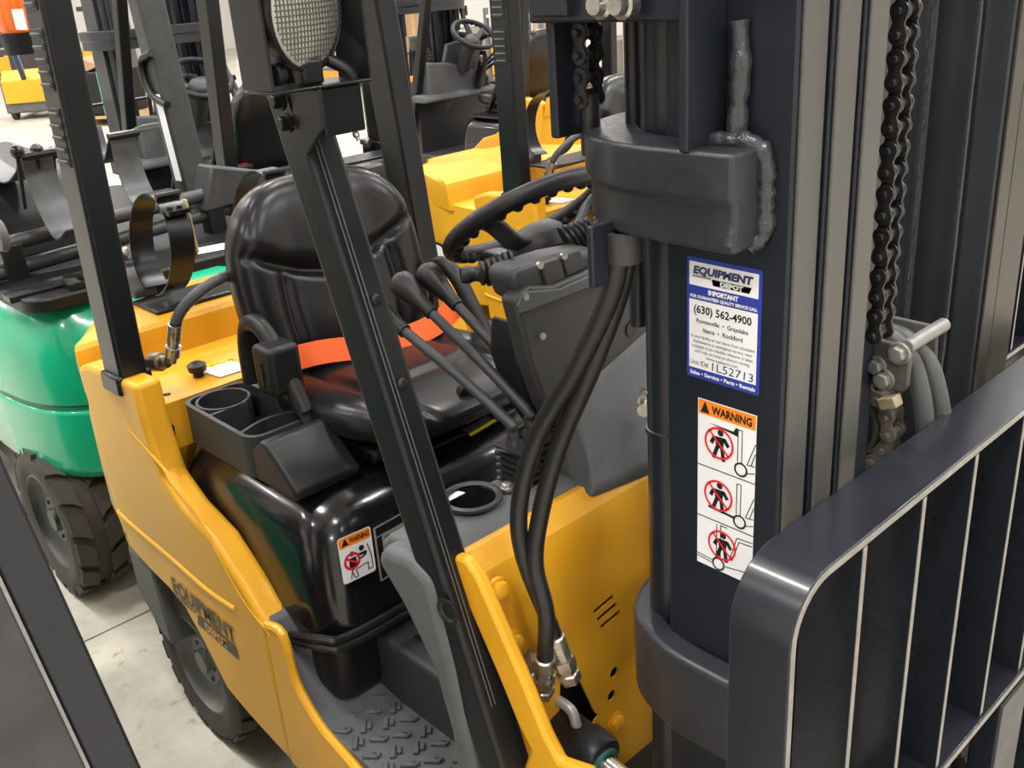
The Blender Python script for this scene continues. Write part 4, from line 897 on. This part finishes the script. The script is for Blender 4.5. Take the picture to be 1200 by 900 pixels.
for n_, yb in enumerate((.63, .32, .015)):
    y0 = yb*h; ph = h*.28
    cx, cyy = (w*.38, y0+ph*.52) if n_ < 2 else (w*.46, y0+ph*.55)
    # wheel, mast and frame of the little truck
    wx = w*.76 if n_ < 2 else w*.40; wy_ = y0+ph*.14 if n_ < 2 else y0+ph*.10
    F.ring(K, (wx, wy_), w*.115, w*.03, 2)
    if n_ < 2:
        for dx_ in (0, w*.07): F.bar(K, (w*.70+dx_, y0+ph*.28), (w*.70+dx_, y0+ph*.93), .0011, 1)
        F.bar(K, (w*.70, y0+ph*.93), (w*.77, y0+ph*.93), .0011, 1)
        for p, q in (((.86, .28), (1.0, .75)), ((.86, .28), (1.0, .30)), ((.93, .30), (1.0, .55)), ((.86, .10), (1.0, .16))): F.bar(K, (w*p[0], y0+ph*p[1]), (w*min(q[0], .995), y0+ph*q[1]), .0011, 1)
    if n_ == 0: F.poly(K, [(w*.20, y0+ph*.88), (w*.62, y0+ph*.86), (w*.66, y0+ph*.95), (w*.70, y0+ph*.95), (w*.70, y0+ph*.78), (w*.62, y0+ph*.80)], 1)
    if n_ == 1: F.bar(K, (w*.2, y0+ph*.22), (w*.68, y0+ph*.18), .003, 1)
    if n_ == 2:
        for p, q in (((.36, .25), (.36, .98)), ((.43, .25), (.43, .98)), ((.43, .98), (.55, .98)), ((.6, .3), (.72, .85)), ((.72, .85), (.99, .88)), ((.64, .3), (.76, .78)), ((.76, .78), (.99, .8)), ((0, .16), (.28, .13)), ((0, .10), (.28, .07)), ((.52, .10), (.9, .18))): F.bar(K, (w*p[0], y0+ph*p[1]), (w*q[0], y0+ph*q[1]), .0012, 1)
    # figure
    F.disc(K, (cx+w*.02, cyy+ph*.22), w*.052, 1)
    F.poly(K, [(cx-w*.08, cyy+ph*.13), (cx+w*.09, cyy+ph*.14), (cx+w*.07, cyy-ph*.10), (cx-w*.05, cyy-ph*.10)], 1)
    for p, q in (((-.08, .12), (-.14, -.04)), ((.08, .12), (.16, -.02)), ((-.03, -.08), (-.10, -.33)), ((.05, -.08), (.08, -.35))): F.bar(K, (cx+w*p[0], cyy+ph*p[1]), (cx+w*q[0], cyy+ph*q[1]), .0048, 1)
    F.ring(R_, (cx, cyy), w*.255, w*.035, 3); F.bar(R_, (cx-w*.17, cyy+w*.17), (cx+w*.17, cyy-w*.17), w*.03, 3)
K.build('pictogram', BLACKP, WS); R_.build('prohibition_ring', RED, WS)

# clamp where the hoses leave the tie bar
q = U(714, 292, 'Y', WY-.045); part(MB().bx(q.x-.004, q.x+.004, WY-.075, WY-.03, q.z-.035, q.z+.03), 'clamp_plate', MAST, .002)
q = U(731, 284, 'Y', WY-.035); part(MB().lathe([(.012, -.02), (.019, -.02), (.019, .012), (.012, .012)], q, (0, 0, 1), 18), 'hose_clamp', PLAST)
for ob in list(bpy.data.objects):
    nm = ob.name.split('.')[0]
    NEW = {'plate_bolts': 'plate_bolt', 'dash_screws': 'dash_screw', 'pillar_screws': 'pillar_screw', 'strap_bolts': 'strap_bolt', 'bracket_bolts': 'bracket_bolt', 'wheel_nuts': 'wheel_nut', 'prohibition_ring': 'prohibition_ring', 'pillar_holes': 'pillar_hole', 'guard_side_rail': 'guard_side_rail', 'carriage': 'carriage_bar', 'pillar_trim_ribs': 'pillar_trim_rib'}
    if nm in NEW and ob.type == 'MESH': explode(ob, NEW[nm])
# ------------------------------------------------------------------ the other trucks of the same build
SK = {'service_sticker', 'warning_sticker', 'warning_label', 'lettering', 'logo_band', 'weld_bead', 'data_plate', 'caution_strip', 'floor_mat_ribs', 'step_treads', 'cowl_label', 'cowl_bracket', 'cowl_bolt', 'pillar_trim_ribs', 'plate_bolt', 'dash_screw', 'pillar_trim_rib', 'strap_bolt', 'pillar_hole', 'wheel_nut'}
def truck(label, loc, rz=0, remap=None, skip=()):
    t = copy_tree(FL, None, SK | set(skip), remap); t.location = loc; t.rotation_euler = (0, 0, rz); tag(t, label, 'forklift', 'forklifts parked round the yellow one'); return t
FD = truck('yellow forklift parked behind the steering wheel, bare tank straps on its counterweight', (-1.40, 1.60, 0), skip=('headlight', 'lamp_bracket', 'bracket_gusset', 'bracket_bolt', 'console_tray'))
def mat_copy(src, name, col):
    m = src.copy(); m.name = name
    for n in m.node_tree.nodes:
        if n.type == 'VALTORGB': n.color_ramp.elements[0].color = (*[c*.8 for c in col], 1); n.color_ramp.elements[1].color = (*col, 1)
    m.node_tree.nodes['Principled BSDF'].inputs['Base Color'].default_value = (*col, 1); return m
DARKBODY = mat_copy(YEL, 'charcoal truck paint', (.02, .021, .023))
FG = truck('charcoal forklift facing away, seen behind the lamp with grey console and bare mast', (-3.98, 1.12, 0), math.pi, {'yellow paint': DARKBODY}, skip=('headlight', 'lamp_bracket', 'bracket_gusset', 'bracket_bolt', 'console_tray', 'tank_strap'))
FE = truck('yellow forklift facing away in the far row, black seat with a white knob', (-4.45, 3.28, 0), math.pi, skip=('headlight', 'lamp_bracket', 'bracket_gusset', 'bracket_bolt', 'console_tray', 'tank_strap', 'cradle_saddle', 'tank_cradle'))
FR = truck('green forklift at the near left edge, only its dark slanting post in view', (-1.40, -1.30, 0), 0, {'yellow paint': GREEN}, skip=('headlight', 'lamp_bracket', 'bracket_gusset', 'bracket_bolt', 'load_backrest', 'fork', 'carriage_bar'))
E0 = Vector((-.40, -.93, .96)); E1 = U(0, 545, 'X', -.47); ed = (E1-E0).normalized(); lo_ = E0-ed*.62; hi_ = E0+ed*.52
MB().beam(lo_+Vector((0, -.021, 0)), hi_+Vector((0, -.021, 0)), .042, .05, (1, 0, 0)).build('side_post', LBRM, FR, .004)
MB().beam(lo_+Vector((.022, -.15, 0)), hi_+Vector((.022, -.15, 0)), .21, .012, (1, 0, 0)).build('side_plate', mat('satin grey plate', (.05, .052, .056), .45, noise=.3), FR, .004)
MB().beam(lo_+Vector((.0265, -.0445, 0)), hi_+Vector((.0265, -.0445, 0)), .004, .004, (1, 0, 0)).build('plate_edge', EDGE, FR)
# white brand mark on the side of the truck behind the wheel
sg = [U(x, y, 'Y', 1.094) for x, y in ((500, 338), (532, 330))]; FZ = Flat(sg[0], (1, 0, 0), (0, 0, 1)); w = .135; h = .19
def fpart(mb, name, m, root, bev=0): return mb.build(name, m, root, bev)
pl = MB(); FZ.poly(pl, rrect(-.01, w+.01, -.01, h+.01, .04), 0); BM = fpart(pl, 'brand_plate', BLACKP, FD)
pl = MB(); FZ.poly(pl, rrect(0, w, 0, h, .035), 2); pl.build('plate_face', WHITE, BM)
pl = MB(); FZ.bar(pl, (w*.55, h*.12), (w*.55, h*.72), .022, 4); FZ.bar(pl, (w*.55, h*.12), (w*.78, h*.12), .022, 4); FZ.bar(pl, (w*.28, h*.72), (w*.6, h*.72), .02, 4); pl.build('plate_mark', BLACKP, BM)
for ch in FD.children:                    # this truck has a longer tail
    if ch.name.split('.')[0] in ('counterweight', 'counterweight_ridge', 'lower_counterweight'):
        me = ch.data.copy(); ch.data = me
        for v in me.vertices:
            if v.co.x < -1.5: v.co.x = -1.5+(v.co.x+1.5)*1.65
for ch in FD.children:
    if ch.name.split('.')[0] in ('tank_strap', 'tank_cradle', 'cradle_saddle'): ch.location += Vector((.13, .13, 0))
def turned(mb, root):                      # world-space piece for a truck that is turned half round
    L_ = root.location; mb.v = [(2*L_.x-x, 2*L_.y-y, z) for x, y, z in mb.v]; return mb
kp = U(654, 55, 'Y', 3.10); turned(MB().lathe([(0, 0), (.045, 0), (.05, .01), (.045, .03), (0, .032)], kp, (0, -1, 0), 16), FE).build('recliner_knob', WHITE, FE)
tg = U(276, 70, 'X', -3.95); turned(MB().bx(tg.x, tg.x+.004, tg.y, tg.y+.13, tg.z-.17, tg.z), FG).build('hanging_tag', WHITE, FG)
# ------------------------------------------------------------------ green forklift backed up to the yellow one
GT = thing('forklift', 'green forklift backed up to the counterweight of the yellow one, lugged tyre showing', 'forklift', (-3.0, -.02, 0), 'forklifts parked round the yellow one')
gp = lambda mb, name, m, bev=0, **k: mb.build(name, m, GT, bev, **k)
def gl(z, ins, xe=-2.10, hw=.50, yc=.02):
    half = [(-3.9, hw-ins*.5), (-2.75, hw-ins*.5), (-2.45, hw-.01-ins), (-2.27, hw-.06-ins), (xe-.06-ins, hw-.18-ins), (xe-ins, .10)]
    c = cr([Vector((x, y, z)) for x, y in half], 5); return [Vector((p.x, p.y+yc, z)) for p in c]+[Vector((p.x, yc-p.y, z)) for p in reversed(c)]
gp(MB().loft([gl(.42, .02), gl(.45, .0), gl(.60, 0), gl(.64, .004)]), 'counterweight', GREEN, .012, seg=3)
gp(MB().loft([gl(.64, .010), gl(.655, .012)]), 'counterweight_groove', mat('dark green paint', (.006, .2, .11), .4), 0)
gp(MB().loft([gl(.655, .004), gl(.74, .0), gl(.80, .012), gl(.86, .03), gl(.91, .07), gl(.935, .12)]), 'counterweight_top', GREEN, .01, seg=3, ang=60)
gp(MB().loft([[Vector((x, y, z)) for x, y in rrect(-3.7, -2.22, -.42, .46, .08)] for z in (.925, .955, .965)]), 'rear_deck', PLASTD, .006)
gp(MB().bx(-3.9, -2.3, -.36, .40, .16, .44), 'chassis', RIM, .01)
tyre('rear_wheel', (-2.43, -.405, .245), .245, .14, RIM, 0, 15, GT, -1, .018)
tyre('rear_wheel', (-2.415, .435, .245), .245, .17, RIM, 0, 15, GT, 1, .018)
tyre('front_wheel', (-3.7, -.42, .28), .28, .18, RIM, 0, 15, GT, -1, .018)
tyre('front_wheel', (-3.7, .46, .28), .28, .18, RIM, 0, 15, GT, 1, .018)
gp(MB().bx(-2.30, -2.24, -.30, -.12, .955, .985).bx(-2.36, -2.30, -.44, -.18, .955, .975), 'hinge_plate', GUARD, .003)
PIPE = mat('dark grey pipe', (.05, .053, .058), .42, noise=.3)
for p0, p1 in (((-60, 303), (280, 218)), ((-60, 337), (288, 238))):
    a = U(p0[0], p0[1], 'X', -2.52); b = U(p1[0], p1[1], 'X', -2.52)
    T_ = gp(MB().tube([a, a.lerp(b, .5), b], .022, 14), 'tank_rail', PIPE); MB().lathe([(.023, -.004), (.029, -.004), (.029, .04), (.023, .04)], b-(b-a).normalized()*.06, b-a, 16).build('rail_collar', PIPE, T_)
e_ = U(262, 222, 'X', -2.52); gp(MB().prism([(e_.y-.10, e_.z-.05), (e_.y+.12, e_.z-.04), (e_.y+.16, e_.z+.03), (e_.y-.05, e_.z+.09)], 'X', -2.57, -2.47), 'rail_end_bracket', PIPE, .008)
gp(MB().bx(-2.55, -2.49, .25, .31, .95, e_.z), 'rail_post', GUARD, .006); gp(MB().bx(-2.55, -2.49, -.38, -.32, .95, e_.z-.02), 'rail_post', GUARD, .006)
gp(MB().tube(cr([U(x, y, 'Y', .50) for x, y in ((166, 232), (158, 200), (152, 166), (160, 153), (184, 147), (194, 150), (202, 178), (206, 205), (204, 225))], 6), .013, 10), 'hand_rail', GUARD)
def gstrap(pix, yv):
    return gp(MB().strap(cr([U(x, y, 'Y', v) for (x, y), v in zip(pix, yv)], 6), (0, 1, 0), .085, .004), 'tank_strap', mat('grey strap steel', (.09, .093, .098), .38, noise=.3))
gstrap([(-30, 175), (-8, 196), (20, 211), (34, 202), (42, 184), (48, 205), (62, 242), (82, 276), (96, 266)], [-.22]*9)
gstrap([(104, 150), (114, 180), (126, 190), (137, 184), (143, 160), (150, 190), (162, 222), (175, 240), (186, 234)], [.12]*9)
for p, yv in (((145, 160), .12), ((46, 183), -.22)): gp(MB().tube([U(*p, 'Y', yv)+Vector((0, s*.05, .006)) for s in (-1, 1)], .012, 8), 'strap_hinge', GUARD)
g_ = U(228, 295, 'Y', .10); gp(MB().prism([(g_.x-.025, g_.z), (g_.x+.025, g_.z), (g_.x+.012, g_.z+.16), (g_.x-.012, g_.z+.16)], 'Y', .095, .105), 'latch_plate', GOLD, .003)
gp(MB().tube(cr([U(x, y, 'Y', -.25) for x, y in ((-20, 352), (20, 336), (60, 330), (100, 322))], 6), .012, 8), 'vapour_hose', HOSE)
gp(MB().bx(-2.47, -2.43, -.13, -.08, .955, 1.02), 'latch_block', GUARD, .004); gp(MB().lathe([(0, 0), (.014, 0), (.014, .05), (.018, .052), (.018, .066), (0, .066)], (-2.42, -.11, 1.0), (.6, .4, 0), 12), 'latch_bolt', STEEL)
wl = MB(); c0 = U(232, 298, 'Z', .967); FW = Flat(c0, (.25, 1, 0), (-1, .25, 0)); FW.poly(wl, [(0, 0), (.2, 0), (.2, .08), (0, .08)], 0); gp(wl, 'white_label', WHITE)
# its seat deck, levers and guard legs further back
gp(MB().prism([(-3.75, .95), (-2.72, .95), (-2.76, 1.10), (-2.85, 1.19), (-3.6, 1.22)], 'Y', -.42, .05), 'engine_cover', PLASTD, .03, seg=4)
kb = U(5, 275, 'Y', -.425); gp(MB().lathe([(0, 0), (.04, 0), (.045, .008), (.04, .02), (.015, .022), (0, .016)], kb, (0, -1, 0), 18), 'cover_knob', SKIRT)
for px, py, yv in ((20, 178, -.30), (43, 176, -.22), (62, 179, -.14)):
    k = U(px, py, 'Y', yv); LV = gp(MB().tube([k, k+Vector((-.02, 0, -.05)), k+Vector((-.06, 0, -.16))], .006, 8), 'lever', PLASTD); MB().ball(k, .019, 12).build('lever_knob', BLKG, LV)
def gleg(a, b): return gp(MB().beam(a, b, .10, .085, (1, 0, 0)), 'guard_rear_pillar', GUARDG, .01, seg=3)
GUARDG = mat('grey green guard paint', (.045, .05, .052), .4, noise=.3)
la = U(228, 222, 'Y', .43); lb = U(172, 0, 'Y', .43); lb = la+(lb-la)*1.7
gleg(la-Vector((0, 0, .10)), lb)
gleg(Vector((la.x, -.42, la.z-.1)), Vector((lb.x, -.40, lb.z)))
hd = [U(x, y, 'Y', .37) for x, y in ((178, 62), (166, 72), (170, 95), (180, 113), (196, 123))]
gp(MB().tube(cr(hd, 6), .014, 10), 'grab_handle', PLASTD)
lbm = MB(); FW = Flat(U(187, 138, 'Y', .37), U(197, 138, 'Y', .37)-U(187, 138, 'Y', .37), (la-lb)*-1); FW.poly(lbm, [(0, -.22), (.05, -.22), (.05, .08), (0, .08)], 0); gp(lbm, 'pillar_label', WHITE)
bcn = U(19, 12, 'Y', -.36)
B_ = gp(MB().lathe([(0, -.045), (.04, -.045), (.045, -.03), (.042, .05), (.03, .06), (0, .062)], bcn, (0, 0, 1), 20), 'beacon', mat('orange beacon lens', (.95, .18, .01), .2, coat=.5))
MB().lathe([(0, -.09), (.042, -.09), (.046, -.045), (0, -.045)], bcn, (0, 0, 1), 20).build('beacon_base', PLASTD, B_); MB().beam(bcn-Vector((0, 0, .085)), Vector((la.x+.35*(lb.x-la.x), -.40, bcn.z-.10)), .05, .012).build('beacon_arm', GUARD, B_)
fl2 = MB(); FW = Flat(U(19, 35, 'Y', -.41), U(36, 35, 'Y', -.41)-U(19, 35, 'Y', -.41), (0, 0, 1)); FW.poly(fl2, [(0, 0), (.07, 0), (.07, .04), (0, .04)], 0); fl2.build('beacon_label', WHITE, B_)
# ------------------------------------------------------------------ far end of the hall: stackers, packed crate, racks
ORB = mat('orange machine cover', (.9, .38, .015), .4); GRB = mat('grey machine body', (.16, .165, .17), .5, noise=.4); BLUT = mat('blue tape', (.08, .2, .55), .5)
def stacker(label, loc, rz, s=1.0):
    t = thing('walkie_stacker', label, 'pallet truck', loc, 'pallet trucks at the far end'); M = Matrix.Rotation(rz, 3, 'Z')
    def P(mb, name, m, bev=0, par=None):
        mb.v = [tuple(M @ (Vector(v)*s)+Vector(loc)) for v in mb.v]; return mb.build(name, m, par or t, bev)
    bd = P(MB().prism([(-.35, .10), (.35, .10), (.35, .55), (.22, .68), (-.30, .62), (-.35, .5)], 'Y', -.38, .38), 'body', GRB, .03)
    cv = P(MB().prism([(-.30, .63), (.22, .69), (.36, .56), (.36, .25), (.40, .25), (.40, .58), (.25, .73), (-.30, .67)], 'Y', -.34, .34), 'cover', ORB, .015)
    P(MB().bx(.36, .385, -.2, .2, .40, .52), 'cover_panel', GRB, .004, cv)
    tl = P(MB().beam((.30, 0, .40), (.62, 0, 1.25), .07, .05).bx(.56, .70, -.16, .16, 1.22, 1.30), 'tiller', PLAST, .01)
    P(MB().beam((.40, 0, .70), (.50, 0, .95), .08, .058), 'blue_tape', BLUT, .004, tl)
    for y in (-.25, .25): P(MB().bx(-1.5, -.33, y-.08, y+.08, .06, .12), 'fork', PLASTD, .01)
    for y in (-.3, .3): P(MB().lathe([(0, -.04), (.10, -.04), (.11, -.03), (.11, .03), (.10, .04), (0, .04)], (.2, y, .11), (0, 1, 0), 18), 'wheel', RUB)
    P(MB().bx(-.36, -.31, -.36, .36, .12, 1.45).bx(-.40, -.36, -.30, -.22, .1, 1.6).bx(-.40, -.36, .22, .30, .1, 1.6), 'mast', PLAST, .01)
    return t
stacker('grey stacker with an orange cover nearest the packed crate', (U(48, 136, 'Z', 0)-Vector((0, 0, 0))).to_tuple(), -.6)
stacker('orange covered stacker behind the crate beneath the red hose reel', (U(135, 92, 'Z', 0)).to_tuple(), -.75, 1.15)
stacker('grey stacker at the far left edge behind the others', (U(8, 98, 'Z', 0)).to_tuple(), -.2)
stacker('stacker with blue tape on its tilted tiller between the orange ones', (U(78, 96, 'Z', 0)).to_tuple(), -.45)
# packed crate on a pallet
WOOD = mat('pale pallet wood', (.55, .38, .2), .75, noise=.7, nscale=8, col2=(.4, .26, .13)); CARD = mat('cardboard', (.42, .27, .15), .8, noise=.4, nscale=6, col2=(.36, .23, .12)); TEAL = mat('teal strapping', (.05, .5, .42), .5)
pc = U(128, 142, 'Z', .0); PA = thing('pallet', 'pale wooden pallet under the strapped black crate', 'pallet', (pc.x, pc.y, 0)); rz = .55
M = Matrix.Rotation(rz, 3, 'Z')
def tr(mb, o): mb.v = [tuple(M @ Vector(v)+Vector(o)) for v in mb.v]; return mb
for k in range(7): tr(MB().bx(-.60, .60, -.50+.15*k, -.39+.15*k, .10, .125), (pc.x, pc.y, 0)).build('deck_board', WOOD, PA)
for k in range(3): tr(MB().bx(-.60+.55*k, -.50+.55*k, -.5, .51, 0, .10), (pc.x, pc.y, 0)).build('stringer', WOOD, PA)
CRT = thing('crate', 'black wrapped crate with teal straps and torn cardboard on a pallet', 'crate', (pc.x, pc.y, .126))
tr(MB().bx(-.45, .45, -.38, .38, .126, .72), (pc.x, pc.y, 0)).build('crate_body', PLASTD, CRT, .03)
tr(MB().prism([(-.5, .72), (.1, .73), (.3, .80), (.0, .92), (-.25, .78), (-.5, .83)], 'Y', -.36, .30), (pc.x, pc.y, 0)).build('cardboard_flap', CARD, CRT, .01)
for x in (-.1, .25): tr(MB().bx(x, x+.05, -.385, .385, .126, .726), (pc.x, pc.y, 0)).build('strap', TEAL, CRT)
tr(MB().bx(.28, .46, -.388, -.38, .45, .62), (pc.x, pc.y, 0)).build('shipping_label', WHITE, CRT)
# hose reel on the far wall
hr = U(147, 38, 'X', X0+.42); HR = thing('hose_reel', 'red hose reel fixed to the far white wall', 'hose reel', (hr.x, hr.y, hr.z))
MB().lathe([(.08, -.08), (.36, -.08), (.36, -.05), (.26, -.05), (.26, .05), (.36, .05), (.36, .08), (.08, .08)], hr, (.4, .9, 0), 24).build('drum', RED, HR); MB().bx(X0+.005, hr.x, hr.y-.08, hr.y+.08, hr.z-.3, hr.z+.3).build('wall_bracket', PLASTD, HR, .01)
# racks along the left wall with boxes
RKB = mat('orange rack beam', (.85, .3, .02), .45); RKU = mat('blue grey rack upright', (.12, .16, .22), .5); BEIGE = mat('beige carton', (.55, .42, .29), .8, noise=.3, nscale=5); WRAP = mat('wrapped white carton', (.6, .6, .58), .5)
for r_ in range(3):
    x0 = -15.4+r_*2.85; nm = ('pallet rack with cartons at the left wall, farthest from the trucks', 'pallet rack with cartons at the left wall, middle one of three', 'pallet rack with cartons at the left wall, nearest the mast')[r_]
    RK = thing('pallet_rack', nm, 'rack', (x0, 9.0, 0), 'racks along the left wall')
    for x in (x0, x0+2.7):
        for y in (8.5, 9.5): MB().bx(x-.05, x+.05, y-.04, y+.04, 0, 4.2).build('upright', RKU, RK, .005)
    ORD = ('first', 'second', 'third', 'fourth', 'fifth', 'sixth', 'seventh', 'eighth')
    for z in (.25, 1.55, 2.9):
        for y in (8.5, 9.5): MB().bx(x0+.05, x0+2.65, y-.03, y+.03, z-.12, z).build('beam', RKB, RK, .005)
        MB().bx(x0+.05, x0+2.65, 8.47, 9.53, z, z+.02).build('shelf', GRB, RK)
        x = x0+.15; q = 0
        while x < x0+2.2 and z < 2:
            w = random.uniform(.35, .7); hh = random.uniform(.35, .95); y0 = 8.55+random.random()*.1
            cl, cm = random.choice((('beige carton', BEIGE), ('brown carton', CARD), ('wrapped white carton', WRAP), ('orange carton', ORB)))
            C_ = thing('carton', f'{cl}, {ORD[q]} along the {"lowest" if z < 1 else "middle"} shelf of the {("farthest", "middle", "nearest")[r_]} wall rack', 'box', (x+w/2, y0+.35, z+.021), 'cartons on the wall racks'); q += 1
            MB().bx(x, x+w, y0, y0+.7, z+.021, z+.021+hh).build('carton_body', cm, C_, .01); MB().bx(x+w*.45, x+w*.55, y0-.001, y0+.701, z+.021, z+.0225+hh).build('tape', WOOD, C_)
            x += w+random.uniform(.03, .25)
# parts bin of coloured knobs between the far trucks
bn_ = U(628, 62, 'Y', 6.4); BN = thing('parts_trolley', 'parts trolley with red and teal knobs behind the far seat', 'trolley', (bn_.x, bn_.y, 0))
for y in (-.3, .3):
    for x in (-.4, .4): MB().bx(bn_.x+x-.02, bn_.x+x+.02, bn_.y+y-.02, bn_.y+y+.02, 0, 1.3).build('leg', GRB, BN)
for z in (.3, .75, 1.2): MB().bx(bn_.x-.42, bn_.x+.42, bn_.y-.32, bn_.y+.32, z, z+.03).build('shelf', BLUT if z < 1 else WRAP, BN, .01)
for k, (x, y) in enumerate(((622, 10), (626, 18), (645, 4), (642, 10))):
    p = U(x, y, 'Y', 6.2); k_ = MB().ball(p, .07, 12).build('knob', RED if k % 2 == 0 else TEAL, BN); MB().tube([p, Vector((p.x, p.y, 1.22))], .02, 8).build('knob_stem', GRB, k_)
# housings of the ceiling lamps
HB = MB().loft([[Vector((x, y, z)) for x, y in rrect(-a, a, -b, b, .04)] for z, a, b in ((.012, .50, .32), (.08, .50, .32), (.14, .25, .2))]).bx(-.01, .01, -.01, .01, .14, ZC-LZ).mesh('housing', GRB)
for x in LX:
    for y in LY:
        t = bpy.data.objects.new('ceiling_light', HB); COL.objects.link(t); t.location = (x, y, LZ); tag(t, 'flat grey high bay lamp hanging from the white roof', 'lamp', 'high bay lamps under the roof')
